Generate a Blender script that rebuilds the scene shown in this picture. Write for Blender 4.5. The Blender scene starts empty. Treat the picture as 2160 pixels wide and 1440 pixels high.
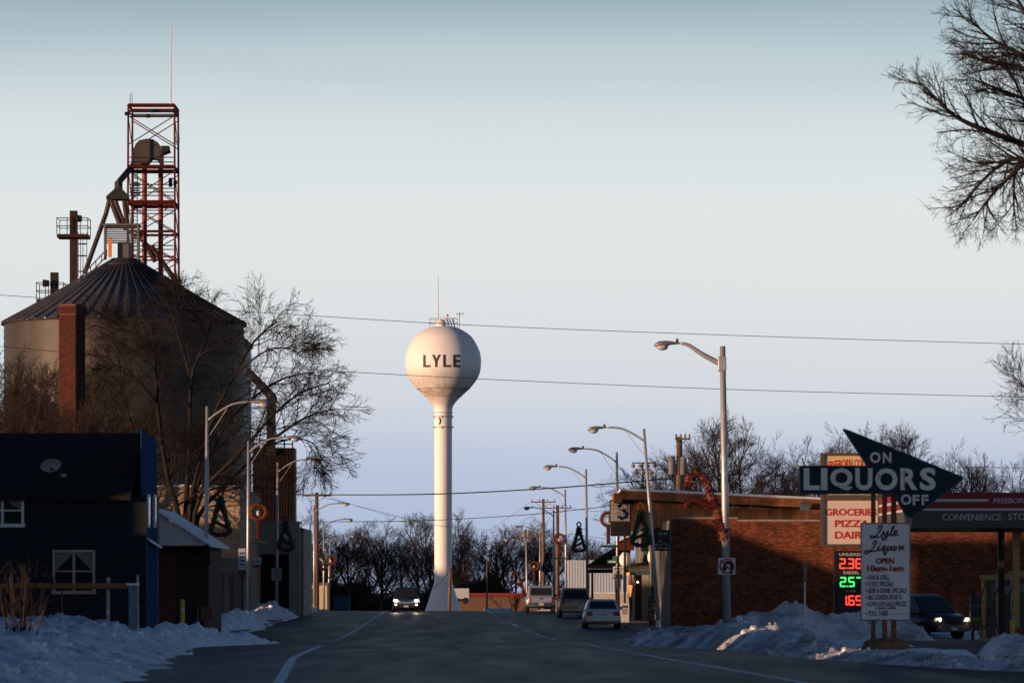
import bpy, math, random
import numpy as np
from mathutils import Vector, noise, Matrix

# ------------------------------------------------------------------ camera, sky, sun, exposure
C = bpy.context.scene.collection
F = 9000.0            # focal length in pixels of the 2160 px wide photograph (150 mm lens)
CAMZ, HZ = 1.6, 1245.0
cam = bpy.data.cameras.new('camera'); camo = bpy.data.objects.new('camera', cam); C.objects.link(camo)
cam.sensor_width = 36; cam.lens = 150; cam.shift_y = (HZ - 720) / 2160
cam.clip_start = 1; cam.clip_end = 20000
cam.dof.use_dof = True; cam.dof.focus_distance = 400; cam.dof.aperture_fstop = 3.6
camo.location = (0, 0, CAMZ); camo.rotation_euler = (math.pi/2, 0, 0)
bpy.context.scene.camera = camo

SUN_EL, SUN_AZ = math.radians(3.2), math.radians(60)      # azimuth from straight behind the camera towards its left
TO_SUN = Vector((-math.sin(SUN_AZ)*math.cos(SUN_EL), -math.cos(SUN_AZ)*math.cos(SUN_EL), math.sin(SUN_EL)))
w = bpy.data.worlds.new("World"); bpy.context.scene.world = w; w.use_nodes = True
nt = w.node_tree; nt.nodes.clear()
wo = nt.nodes.new('ShaderNodeOutputWorld')
sky = nt.nodes.new('ShaderNodeTexSky'); sky.sky_type = 'NISHITA'; sky.sun_disc = False
sky.sun_elevation = SUN_EL; sky.sun_rotation = math.pi + SUN_AZ
sky.dust_density = 1.5; sky.ozone_density = 3.0
b1 = nt.nodes.new('ShaderNodeBackground'); b1.inputs['Strength'].default_value = 0.05
nt.links.new(sky.outputs[0], b1.inputs['Color'])
tc = nt.nodes.new('ShaderNodeTexCoord'); sep = nt.nodes.new('ShaderNodeSeparateXYZ')
nt.links.new(tc.outputs['Generated'], sep.inputs[0])
ramp = nt.nodes.new('ShaderNodeValToRGB')
# dusk sky by height above the horizon: grey blue shadow band, pale belt, slate blue, deep blue overhead
mp = nt.nodes.new('ShaderNodeMapRange'); mp.inputs['From Min'].default_value = 0.0; mp.inputs['From Max'].default_value = 0.5
nz = nt.nodes.new('ShaderNodeTexNoise'); nz.inputs['Scale'].default_value = 5.0; nz.inputs['Detail'].default_value = 3
mpn = nt.nodes.new('ShaderNodeMapping'); mpn.inputs['Scale'].default_value = (1, 1, 9)
nt.links.new(tc.outputs['Generated'], mpn.inputs[0]); nt.links.new(mpn.outputs[0], nz.inputs['Vector'])
ad = nt.nodes.new('ShaderNodeMath'); ad.operation = 'MULTIPLY_ADD'; ad.inputs[1].default_value = 0.014; 
sb = nt.nodes.new('ShaderNodeMath'); sb.operation = 'SUBTRACT'; sb.inputs[1].default_value = 0.007
nt.links.new(nz.outputs[0], ad.inputs[0]); nt.links.new(sep.outputs['Z'], sb.inputs[0]); nt.links.new(sb.outputs[0], ad.inputs[2])
nt.links.new(ad.outputs[0], mp.inputs['Value']); nt.links.new(mp.outputs[0], ramp.inputs[0])
def lin(*c): return [((v/255+.055)/1.055)**2.4 if v/255 > .04045 else v/255/12.92 for v in c]
stops = [(0.0, (154, 171, 202)), (0.022, (166, 183, 213)), (0.060, (184, 195, 219)), (0.090, (205, 210, 221)),
         (0.130, (216, 219, 223)), (0.180, (220, 223, 224)), (0.215, (209, 216, 218)), (0.255, (176, 191, 197)), (0.295, (120, 142, 155)), (0.42, (46, 78, 116)), (1.0, (13, 31, 60))]
while len(ramp.color_ramp.elements) < len(stops): ramp.color_ramp.elements.new(0.5)
for e, (p, c) in zip(ramp.color_ramp.elements, stops): e.position = p; e.color = (*lin(*c), 1)
b2 = nt.nodes.new('ShaderNodeBackground'); b2.inputs['Strength'].default_value = 0.92
nt.links.new(ramp.outputs[0], b2.inputs['Color'])
ash = nt.nodes.new('ShaderNodeAddShader'); nt.links.new(b1.outputs[0], ash.inputs[0]); nt.links.new(b2.outputs[0], ash.inputs[1])
nt.links.new(ash.outputs[0], wo.inputs['Surface'])
sl = bpy.data.lights.new('sun', 'SUN'); sl.energy = 5.0; sl.angle = math.radians(0.5); sl.color = (1.0, 0.60, 0.36)
so = bpy.data.objects.new('sun', sl); C.objects.link(so); so.rotation_euler = TO_SUN.to_track_quat('Z', 'Y').to_euler()
so.location = (-60, -40, 60)
vs = bpy.context.scene.view_settings
vs.view_transform = 'Standard'; vs.look = 'None'; vs.gamma = 1; vs.use_curve_mapping = False; vs.exposure = 0.12

R = random.Random(7)
rng = np.random.default_rng(7)
PI = math.pi

# ------------------------------------------------------------------ helpers
def at(px, py, Y): return Vector(((px-1080)/F*Y, Y, CAMZ + (HZ-py)/F*Y))
def PX(px, Y): return (px-1080)/F*Y
def PZ(py, Y): return CAMZ + (HZ-py)/F*Y
_kY = [-300, 60, 102, 150, 180, 211, 260, 300, 340, 400, 530, 700, 9000]
_kZ = [0, 0, 0, -.33, -.42, -.25, -.02, .17, 0, -.8, -2.5, -3.2, -3.2]
def zg(Y): return sum(float(np.interp(Y+d, _kY, _kZ)) for d in (-12, -6, 0, 6, 12))/5
_rc = [(30, 2.6), (72, .52), (102, -.96), (150, -2.17), (180, -2.84), (211, -3.5), (260, -4.57), (300, -5.3), (600, -11.9), (900, -18)]
def xc(Y): return float(np.interp(Y, [a for a, b in _rc], [b for a, b in _rc]))
_rl = [(30, -3.0), (72, -3.96), (102, -5.24), (150, -6.7), (180, -7.16), (211, -7.58), (260, -8.3), (300, -8.9), (600, -15.5), (900, -22)]
_rr = [(30, 7.4), (72, 5.16), (102, 3.63), (150, 2.67), (180, 1.5), (211, .42), (260, -.81), (300, -1.67), (600, -8.3), (900, -14.5)]
def xl(Y): return float(np.interp(Y, [a for a, b in _rl], [b for a, b in _rl]))
def xr(Y): return float(np.interp(Y, [a for a, b in _rr], [b for a, b in _rr]))

MATS = {}
def M(name, col, rough=.75, metal=0.0, var=.18, scale=6.0, bump=0.0, emit=None, spec=.3, island=0.0, obj=0.0, col2=None, stretch=None, alpha=None):
    if name in MATS: return MATS[name]
    m = bpy.data.materials.new(name); m.use_nodes = True; n = m.node_tree.nodes; L = m.node_tree.links
    p = n['Principled BSDF']; p.inputs['Roughness'].default_value = rough; p.inputs['Metallic'].default_value = metal
    p.inputs['Specular IOR Level'].default_value = spec
    p.inputs['Base Color'].default_value = (*col, 1)
    if emit:
        p.inputs['Emission Color'].default_value = (*emit[0], 1); p.inputs['Emission Strength'].default_value = emit[1]
    t = n.new('ShaderNodeTexCoord'); mpg = n.new('ShaderNodeMapping'); L.new(t.outputs['Object'], mpg.inputs[0])
    if stretch: mpg.inputs['Scale'].default_value = stretch
    no = n.new('ShaderNodeTexNoise'); no.inputs['Scale'].default_value = scale; no.inputs['Detail'].default_value = 5; no.inputs['Roughness'].default_value = .6
    L.new(mpg.outputs[0], no.inputs['Vector'])
    if var > 0:
        r = n.new('ShaderNodeValToRGB'); e = r.color_ramp.elements
        e[0].position = .3; e[1].position = .7
        e[0].color = (*[c*(1-var) for c in col], 1)
        c2 = col2 or [min(1, c*(1+var)) for c in col]; e[1].color = (*c2, 1)
        L.new(no.outputs[0], r.inputs[0]); out = r.outputs[0]
        if island or obj:
            if island: g = n.new('ShaderNodeNewGeometry'); src = g.outputs['Random Per Island']; k = island
            else: g = n.new('ShaderNodeObjectInfo'); src = g.outputs['Random']; k = obj
            mr = n.new('ShaderNodeMapRange'); mr.inputs['To Min'].default_value = 1-k; mr.inputs['To Max'].default_value = 1+k; L.new(src, mr.inputs[0])
            hs = n.new('ShaderNodeHueSaturation'); L.new(out, hs.inputs['Color']); L.new(mr.outputs[0], hs.inputs['Value']); out = hs.outputs[0]
        L.new(out, p.inputs['Base Color'])
    if bump > 0:
        bp = n.new('ShaderNodeBump'); bp.inputs['Strength'].default_value = bump; bp.inputs['Distance'].default_value = .05
        L.new(no.outputs[0], bp.inputs['Height']); L.new(bp.outputs[0], p.inputs['Normal'])
    MATS[name] = m; return m

OFF = {}
def _mesh(name, v, f, mat, smooth):
    me = bpy.data.meshes.new(name); me.from_pydata(v, [], f); me.materials.append(mat)
    if smooth: me.shade_smooth()
    return me

class MB:
    def __init__(s): s.v = []; s.f = []
    def add(s, vs, fs):
        k = len(s.v); s.v += [tuple(a) for a in vs]; s.f += [tuple(i+k for i in q) for q in fs]; return s
    def box(s, x0, x1, y0, y1, z0, z1):
        return s.add([(x, y, z) for z in (z0, z1) for y in (y0, y1) for x in (x0, x1)],
                     [(0, 2, 3, 1), (4, 5, 7, 6), (0, 1, 5, 4), (2, 6, 7, 3), (0, 4, 6, 2), (1, 3, 7, 5)])
    def obox(s, c, size, rz=0, rx=0, ry=0):
        m = Matrix.Translation(c) @ Matrix.Rotation(rz, 4, 'Z') @ Matrix.Rotation(ry, 4, 'Y') @ Matrix.Rotation(rx, 4, 'X')
        a, b, d = [q/2 for q in size]
        return s.add([m @ Vector((x, y, z)) for z in (-d, d) for y in (-b, b) for x in (-a, a)],
                     [(0, 2, 3, 1), (4, 5, 7, 6), (0, 1, 5, 4), (2, 6, 7, 3), (0, 4, 6, 2), (1, 3, 7, 5)])
    def prism(s, pts, y0, y1):           # polygon in x,z pushed along y
        n = len(pts)
        ar = sum(pts[i][0]*pts[(i+1) % n][1]-pts[(i+1) % n][0]*pts[i][1] for i in range(n))
        if ar < 0: pts = pts[::-1]
        return s.add([(x, y0, z) for x, z in pts]+[(x, y1, z) for x, z in pts],
                     [tuple(range(n)), tuple(range(2*n-1, n-1, -1))]+[(i, n+i, n+(i+1) % n, (i+1) % n) for i in range(n)])
    def prismx(s, pts, x0, x1):          # polygon in y,z pushed along x
        n = len(pts)
        ar = sum(pts[i][0]*pts[(i+1) % n][1]-pts[(i+1) % n][0]*pts[i][1] for i in range(n))
        if ar < 0: pts = pts[::-1]
        return s.add([(x1, y, z) for y, z in pts]+[(x0, y, z) for y, z in pts],
                     [tuple(range(n)), tuple(range(2*n-1, n-1, -1))]+[(i, n+i, n+(i+1) % n, (i+1) % n) for i in range(n)])
    def tube(s, pts, r, n=6, cap=True):
        pts = [Vector(p) for p in pts]; k = len(pts)
        rr = r if isinstance(r, (list, tuple)) else [r]*k
        base = len(s.v); prev = None
        for i, p in enumerate(pts):
            d = (pts[min(i+1, k-1)]-pts[max(i-1, 0)]); d = d.normalized() if d.length > 1e-9 else Vector((0, 0, 1))
            if prev is None:
                a = d.cross(Vector((0, 1, 0)) if abs(d.y) < .9 else Vector((1, 0, 0))).normalized()
            else:
                a = (prev - d*prev.dot(d)); a = a.normalized() if a.length > 1e-6 else d.orthogonal().normalized()
            prev = a; b = d.cross(a)
            for j in range(n):
                t = 2*PI*j/n; q = p+(a*math.cos(t)+b*math.sin(t))*rr[i]; s.v.append((q.x, q.y, q.z))
        for i in range(k-1):
            for j in range(n):
                s.f.append((base+i*n+j, base+i*n+(j+1) % n, base+(i+1)*n+(j+1) % n, base+(i+1)*n+j))
        if cap:
            s.f.append(tuple(base+j for j in range(n))[::-1]); s.f.append(tuple(base+(k-1)*n+j for j in range(n)))
        return s
    def lathe(s, prof, c=(0, 0, 0), n=24, a0=0, a1=2*PI):
        full = abs(a1-a0-2*PI) < 1e-6; m = n if full else n+1; base = len(s.v)
        for r, z in prof:
            for j in range(m):
                t = a0+(a1-a0)*j/n; s.v.append((c[0]+r*math.cos(t), c[1]+r*math.sin(t), c[2]+z))
        for i in range(len(prof)-1):
            for j in range(n):
                j2 = (j+1) % m
                s.f.append((base+i*m+j, base+i*m+j2, base+(i+1)*m+j2, base+(i+1)*m+j))
        return s
    def ring(s, c, rad, r, n=32, sides=6):       # horizontal hoop
        pts = [Vector((c[0]+rad*math.cos(2*PI*i/n), c[1]+rad*math.sin(2*PI*i/n), c[2])) for i in range(n+1)]
        return s.tube(pts, r, sides, cap=False)
    def ball(s, c, r, n=10, sc=(1, 1, 1)):
        k = len(s.v); h = n//2
        prof = [(max(1e-4, r*math.sin(PI*i/h)), -r*math.cos(PI*i/h)) for i in range(h+1)]
        s.lathe(prof, (0, 0, 0), n)
        for i in range(k, len(s.v)):
            x, y, z = s.v[i]; s.v[i] = (c[0]+x*sc[0], c[1]+y*sc[1], c[2]+z*sc[2])
        return s
    def build(s, name, mat, parent=None, smooth=False, bevel=0, kind=None):
        off = OFF.get(parent.name, Vector((0, 0, 0))) if parent else Vector((0, 0, 0))
        v = [(a[0]-off.x, a[1]-off.y, a[2]-off.z) for a in s.v] if off.length else s.v
        o = bpy.data.objects.new(name, _mesh(name, v, s.f, mat, smooth)); C.objects.link(o)
        if parent: o.parent = parent; OFF[o.name] = off
        if bevel:
            b = o.modifiers.new('bevel', 'BEVEL'); b.width = bevel; b.segments = 2; b.limit_method = 'ANGLE'
        if kind: o['kind'] = kind
        return o
    def single(s, name, mat, label, cat, group=None, smooth=False, bevel=0):
        a = np.array(s.v); c = Vector(((a[:, 0].min()+a[:, 0].max())/2, (a[:, 1].min()+a[:, 1].max())/2, a[:, 2].min()))
        s.v = [(p[0]-c.x, p[1]-c.y, p[2]-c.z) for p in s.v]
        o = s.build(name, mat, None, smooth, bevel); o.location = c
        tag(o, label, cat, group); return o
def tag(o, label, cat, group=None):
    o['label'] = label; o['category'] = cat
    if group: o['group'] = group
    return o
def thing(name, label, cat, loc=(0, 0, 0), group=None):
    o = bpy.data.objects.new(name, None); o.empty_display_size = .3; C.objects.link(o); o.location = loc; OFF[o.name] = Vector(loc)
    return tag(o, label, cat, group)
def copy_tree(o, parent=None):
    c = o.copy(); C.objects.link(c); c.parent = parent
    for ch in list(o.children): copy_tree(ch, c)
    return c
def struct(name, mb, mat, smooth=False):
    return mb.build(name, mat, None, smooth, 0, 'structure')
def share(name, mesh, parent, loc, rot=(0, 0, 0), sc=(1, 1, 1)):     # another piece with the same mesh
    o = bpy.data.objects.new(name, mesh); C.objects.link(o); o.parent = parent
    off = OFF.get(parent.name, Vector((0, 0, 0))); o.location = Vector(loc)-off; o.rotation_euler = rot; o.scale = sc; return o

def fast_mesh(name, V, Q, mat, smooth=False):
    me = bpy.data.meshes.new(name); n = len(Q)
    me.vertices.add(len(V)); me.vertices.foreach_set('co', np.ascontiguousarray(V, dtype=np.float32).ravel())
    me.loops.add(n*4); me.loops.foreach_set('vertex_index', np.ascontiguousarray(Q, dtype=np.int32).ravel())
    me.polygons.add(n); me.polygons.foreach_set('loop_start', np.arange(0, 4*n, 4, dtype=np.int32))
    me.update(calc_edges=True); me.materials.append(mat)
    if smooth: me.shade_smooth()
    return me
def tubes(P, Rr, S):
    """P (N,K,3), Rr (N,K) -> verts, quads of N tapering tubes with S sides"""
    N, K, _ = P.shape
    d = P[:, -1]-P[:, 0]; d /= np.linalg.norm(d, axis=1, keepdims=True)+1e-9
    ref = np.where(np.abs(d[:, 2:3]) < .8, np.array([[0, 0, 1.]]), np.array([[1., 0, 0]]))
    a = np.cross(d, ref); a /= np.linalg.norm(a, axis=1, keepdims=True)+1e-9; b = np.cross(d, a)
    t = np.arange(S)*2*PI/S
    o = a[:, None, :]*np.cos(t)[None, :, None]+b[:, None, :]*np.sin(t)[None, :, None]
    V = P[:, :, None, :]+o[:, None]*Rr[:, :, None, None]
    idx = np.arange(N*K*S).reshape(N, K, S); nx = np.roll(idx, -1, axis=2)
    Q = np.stack([idx[:, :-1], nx[:, :-1], nx[:, 1:], idx[:, 1:]], -1).reshape(-1, 4)
    return V.reshape(-1, 3), Q
def merge(parts):
    Vs, Qs, k = [], [], 0
    for V, Q in parts: Vs.append(V); Qs.append(Q+k); k += len(V)
    return np.concatenate(Vs), np.concatenate(Qs)
def spawn(g, P, Ln, Rd, m, ratio, ang, K, trop, wig, t0=.25, rr=.55, taper=.45):
    """m children for every branch of P (N,K,3) with lengths Ln and base radii Rd"""
    N, Kp, _ = P.shape
    t = t0+(1-t0)*(np.arange(m)[None, :]+g.random((N, m)))/m; t = np.minimum(t, .999)
    u = t*(Kp-1); i = u.astype(int); fr = (u-i)[..., None]
    n = np.arange(N)[:, None]
    A = P[n, i]; B = P[n, np.minimum(i+1, Kp-1)]
    pos = A*(1-fr)+B*fr; tan = B-A; tan /= np.linalg.norm(tan, axis=-1, keepdims=True)+1e-9
    rv = g.normal(size=(N, m, 3)); rv -= tan*(rv*tan).sum(-1, keepdims=True); rv /= np.linalg.norm(rv, axis=-1, keepdims=True)+1e-9
    an = np.radians(ang[0]+(ang[1]-ang[0])*g.random((N, m)))[..., None]
    d = tan*np.cos(an)+rv*np.sin(an)
    ln = Ln[:, None]*ratio*(1.15-.6*t)*(.65+.7*g.random((N, m)))
    r0 = np.maximum(Rd[:, None]*(1-(1-taper)*t)*rr, .004)
    pos = pos.reshape(-1, 3); d = d.reshape(-1, 3); ln = ln.reshape(-1); r0 = r0.reshape(-1)
    pts = [pos]; st = (ln/(K-1))[:, None]
    for _ in range(K-1):
        d = d+g.normal(size=d.shape)*wig+np.array([[0, 0, trop]]); d /= np.linalg.norm(d, axis=-1, keepdims=True)
        pts.append(pts[-1]+d*st)
    return np.stack(pts, 1), ln, r0
def grow(g, P, Ln, Rd, levels, minr=.008, taper=.45, lmin=.16):
    out = []
    for (m, ratio, ang, K, trop, wig, t0, S) in levels:
        P, Ln, Rd = spawn(g, P, Ln, Rd, m, ratio, ang, K, trop, wig, t0, taper=taper)
        Rd = np.maximum(Rd, minr)
        k_ = Ln > lmin*(.8+.8*g.random(len(Ln))); P, Ln, Rd = P[k_], Ln[k_], Rd[k_]
        rad = Rd[:, None]*np.linspace(1, taper, K)[None, :]
        out.append(tubes(P, rad, S))
    return merge(out)
def resample(pts, K):
    pts = [Vector(p) for p in pts]; out = []
    # smooth with catmull-rom
    n = len(pts)
    for k in range(K):
        u = k/(K-1)*(n-1); i = min(int(u), n-2); f = u-i
        p0, p1, p2, p3 = pts[max(i-1, 0)], pts[i], pts[i+1], pts[min(i+2, n-1)]
        out.append(.5*((2*p1)+(p2-p0)*f+(2*p0-5*p1+4*p2-p3)*f*f+(3*p1-p0-3*p2+p3)*f**3))
    return out

def text_raw(body, shear=0, bold=0, depth=0):
    cu = bpy.data.curves.new('lettering', 'FONT'); cu.body = body; cu.shear = shear; cu.offset = bold; cu.extrude = depth; cu.resolution_u = 3
    o = bpy.data.objects.new('lettering', cu); C.objects.link(o)
    dg = bpy.context.evaluated_depsgraph_get(); me = bpy.data.meshes.new_from_object(o.evaluated_get(dg))
    bpy.data.objects.remove(o); bpy.data.curves.remove(cu); return me
def text(body, x0, y0, x1, y1, Y, mat, parent, name='lettering', shear=0, bold=.012, depth=.01, arc=0, side=None):
    """lettering facing the camera side (-Y), its outline fitted to a pixel box at distance Y"""
    me = text_raw(body, shear, bold, .05)
    a = np.empty(len(me.vertices)*3, dtype=np.float32); me.vertices.foreach_get('co', a); a = a.reshape(-1, 3)
    mn, mx = a.min(0), a.max(0); t = (a-mn)/(mx-mn+1e-9)
    off = OFF.get(parent.name, Vector((0, 0, 0)))
    X = PX(x0, Y)+(PX(x1, Y)-PX(x0, Y))*t[:, 0]; Z = PZ(y1, Y)+(PZ(y0, Y)-PZ(y1, Y))*t[:, 1]-arc*(2*t[:, 0]-1)**2
    b = np.stack([X-off.x, Y-depth*t[:, 2]-off.y, Z-off.z], 1).astype(np.float32)
    me.vertices.foreach_set('co', b.ravel()); me.materials.clear(); me.materials.append(mat); me.update()
    o = bpy.data.objects.new(name, me); C.objects.link(o); o.parent = parent; OFF[o.name] = off
    return o
def ribbon(mb, pts, wd, Y, depth=.012):
    """stroke of a brush: flat pieces along a pixel polyline at distance Y"""
    q = [(PX(p[0], Y), PZ(p[1], Y)) for p in pts]
    for (a, b) in zip(q, q[1:]):
        dx, dz = b[0]-a[0], b[1]-a[1]; l = math.hypot(dx, dz) or 1e-6; nx, nz_ = -dz/l*wd/2, dx/l*wd/2
        ex, ez = dx/l*wd*.3, dz/l*wd*.3
        mb.prism([(a[0]-ex+nx, a[1]-ez+nz_), (a[0]-ex-nx, a[1]-ez-nz_), (b[0]+ex-nx, b[1]+ez-nz_), (b[0]+ex+nx, b[1]+ez+nz_)], Y-depth, Y)
    return mb

# ------------------------------------------------------------------ materials
asphalt = M('asphalt', (.021, .022, .025), .5, var=.5, scale=.5, bump=.03, spec=.10, stretch=(1.6, .12, 1))
_n = asphalt.node_tree.nodes; mrr_ = _n.new('ShaderNodeMapRange'); mrr_.inputs['To Min'].default_value = .46; mrr_.inputs['To Max'].default_value = .58; mrr_.inputs['From Min'].default_value = .35; mrr_.inputs['From Max'].default_value = .65
asphalt.node_tree.links.new([q for q in _n if q.type == 'TEX_NOISE'][0].outputs[0], mrr_.inputs[0]); asphalt.node_tree.links.new(mrr_.outputs[0], _n['Principled BSDF'].inputs['Roughness'])
earth = M('frozen_ground', (.05, .045, .04), .9, var=.5, scale=.25, bump=.3)
lot = M('wet_lot', (.05, .046, .042), .7, var=.4, scale=.5, bump=.2)
white_line = M('worn_white_paint', (.82, .83, .84), .7, var=.25, scale=3)
yellow_line = M('worn_yellow_paint', (.34, .19, .05), .7, var=.5, scale=2)
def snowmat(name, dirt, sc=1.3):
    m = bpy.data.materials.new(name); m.use_nodes = True; n = m.node_tree.nodes; L = m.node_tree.links; p = n['Principled BSDF']
    p.inputs['Roughness'].default_value = .85; p.inputs['Specular IOR Level'].default_value = .2
    t = n.new('ShaderNodeTexCoord'); a = n.new('ShaderNodeTexNoise'); a.inputs['Scale'].default_value = sc; a.inputs['Detail'].default_value = 9; a.inputs['Roughness'].default_value = .7
    L.new(t.outputs['Object'], a.inputs['Vector']); r = n.new('ShaderNodeValToRGB'); e = r.color_ramp.elements
    e[0].position = max(.02, dirt-.14); e[0].color = (.10, .085, .07, 1); e[1].position = dirt+.16; e[1].color = (.82, .85, .89, 1)
    L.new(a.outputs[0], r.inputs[0]); L.new(r.outputs[0], p.inputs['Base Color'])
    b = n.new('ShaderNodeBump'); b.inputs['Strength'].default_value = .5; b.inputs['Distance'].default_value = .1
    a2 = n.new('ShaderNodeTexNoise'); a2.inputs['Scale'].default_value = 7; a2.inputs['Detail'].default_value = 6; L.new(t.outputs['Object'], a2.inputs['Vector'])
    L.new(a2.outputs[0], b.inputs['Height']); L.new(b.outputs[0], p.inputs['Normal']); return m
snow_clean, snow_mid, snow_dirty = snowmat('clean_snow', .2), snowmat('ploughed_snow', .37, .8), snowmat('dirty_snow', .46, .7)
bark = M('bark', (.032, .025, .022), .9, var=.4, scale=4, bump=.4)
twig = M('twigs', (.040, .029, .025), .9, var=.3, scale=2)
galv = M('galvanised_steel', (.48, .48, .48), .45, .55, var=.15, scale=5)
pale_paint = M('white_tower_paint', (.78, .78, .77), .5, var=.06, scale=1)
dark_metal = M('dark_steel', (.03, .03, .032), .6, .3, var=.3)
black = M('black_rubber', (.012, .012, .013), .7, var=.2)
red_steel = M('red_oxide_steel', (.11, .013, .009), .6, .1, var=.35, scale=2)
rust = M('rusty_brown_steel', (.035, .016, .011), .7, .2, var=.5, scale=2)
glass = M('window_glass', (.02, .024, .028), .08, var=0, spec=.5)
clear = M('lamp_lens', (.45, .48, .5), .15, var=.05, spec=.5)
dark_twig = M('dark_twigs', (.021, .017, .016), .9, var=.3, scale=2)
wood_pole = M('weathered_pole', (.16, .105, .075), .85, var=.4, scale=3, stretch=(4, 4, .4))
wire_m = M('cable_black', (.02, .02, .022), .6, var=0)

# ------------------------------------------------------------------ ground, road, markings
mb = MB(); ys = [-300, -100] + list(range(0, 760, 8)) + [900, 1200, 2000, 4000, 9000]; xs = [-6000, -1500, -400, -120, -40, 0, 40, 120, 400, 1500, 6000]
for y in ys:
    for x in xs: mb.v.append((x, y, zg(y)-.02))
nx = len(xs)
for i in range(len(ys)-1):
    for j in range(nx-1): mb.f.append((i*nx+j, i*nx+j+1, (i+1)*nx+j+1, (i+1)*nx+j))
struct('ground', mb, earth, True)
def strip(name, fl, fr, y0, y1, dz, mat, step=5):
    m = MB(); n = max(2, int((y1-y0)/step)+1)
    for i in range(n):
        y = y0+(y1-y0)*i/(n-1); m.v += [(fl(y), y, zg(y)+dz), (fr(y), y, zg(y)+dz)]
    m.f = [(2*i, 2*i+1, 2*i+3, 2*i+2) for i in range(n-1)]
    return struct(name, m, mat, True)
def left_curb(Y): return xl(Y)-float(np.interp(Y, [40, 100, 180, 300], [2.5, 3, 4.9, 5]))
def right_curb(Y): return xr(Y)+float(np.interp(Y, [40, 110, 150, 200, 300], [3.5, 3.8, 4.3, 5.4, 4.9]))
strip('road', left_curb, right_curb, -40, 800, 0, asphalt)
strip('parking_lot', lambda y: right_curb(y)+.6, lambda y: 60, 112, 214, .004, lot)
def line(name, f, w_, a, b, mat): strip(name, lambda y: f(y)-w_/2, lambda y: f(y)+w_/2, a, b, .006, mat, 3)
line('edge_line', xl, .2, 20, 150, white_line); line('edge_line', xl, .16, 172, 330, white_line)
line('edge_line', xr, .16, 20, 148, white_line); line('edge_line', xr, .16, 174, 238, white_line); line('edge_line', xr, .16, 262, 330, white_line)
for a in range(40, 330, 12): line('centre_line', xc, .16, a, a+3.2, yellow_line)
tar = M('tar_crack', (.012, .012, .012), .7, var=.2, spec=.1)
for y0 in (64, 77, 86, 99, 113, 124, 141, 158, 176, 200, 228, 262):
    m = MB(); n = 26; g_ = random.Random(y0); a, b = left_curb(y0)+.6, right_curb(y0)-.6; yy = y0
    for i in range(n+1):
        yy += g_.uniform(-.16, .16); x = a+(b-a)*i/n; wd = .03+.03*g_.random()
        m.v += [(x, yy-wd, zg(yy)+.003), (x, yy+wd, zg(yy)+.003)]
    m.f = [(2*i, 2*i+2, 2*i+3, 2*i+1) for i in range(n)]; struct('tar_crack', m, tar)
def curb(name, f, a, b):
    m = MB(); n = int((b-a)/6)+1
    for i in range(n):
        y = a+(b-a)*i/(n-1); z = zg(y)
        for dx, dz in ((-.08, 0), (-.08, .13), (.08, .13), (.08, 0)): m.v.append((f(y)+dx, y, z+dz))
    for i in range(n-1):
        for j in range(3): m.f.append((4*i+j, 4*i+j+1, 4*i+5+j, 4*i+4+j))
    struct(name, m, M('kerb_concrete', (.28, .27, .26), .85, var=.25), True)
curb('kerb', left_curb, 150, 420); curb('kerb', right_curb, 190, 420)
def pave(name, f0, f1, a, b):
    m = MB(); n = int((b-a)/6)+1
    for i in range(n):
        y = a+(b-a)*i/(n-1); z = zg(y)+.12; m.v += [(f0(y), y, z), (f1(y), y, z)]
    m.f = [(2*i, 2*i+1, 2*i+3, 2*i+2) for i in range(n-1)]
    struct(name, m, M('pavement_concrete', (.22, .21, .2), .85, var=.3, scale=1), True)
pave('sidewalk', lambda y: left_curb(y)-3.2, lambda y: left_curb(y)-.081, 150, 420)
pave('sidewalk', lambda y: right_curb(y)+.081, lambda y: right_curb(y)+2.6, 194, 420)

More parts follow.
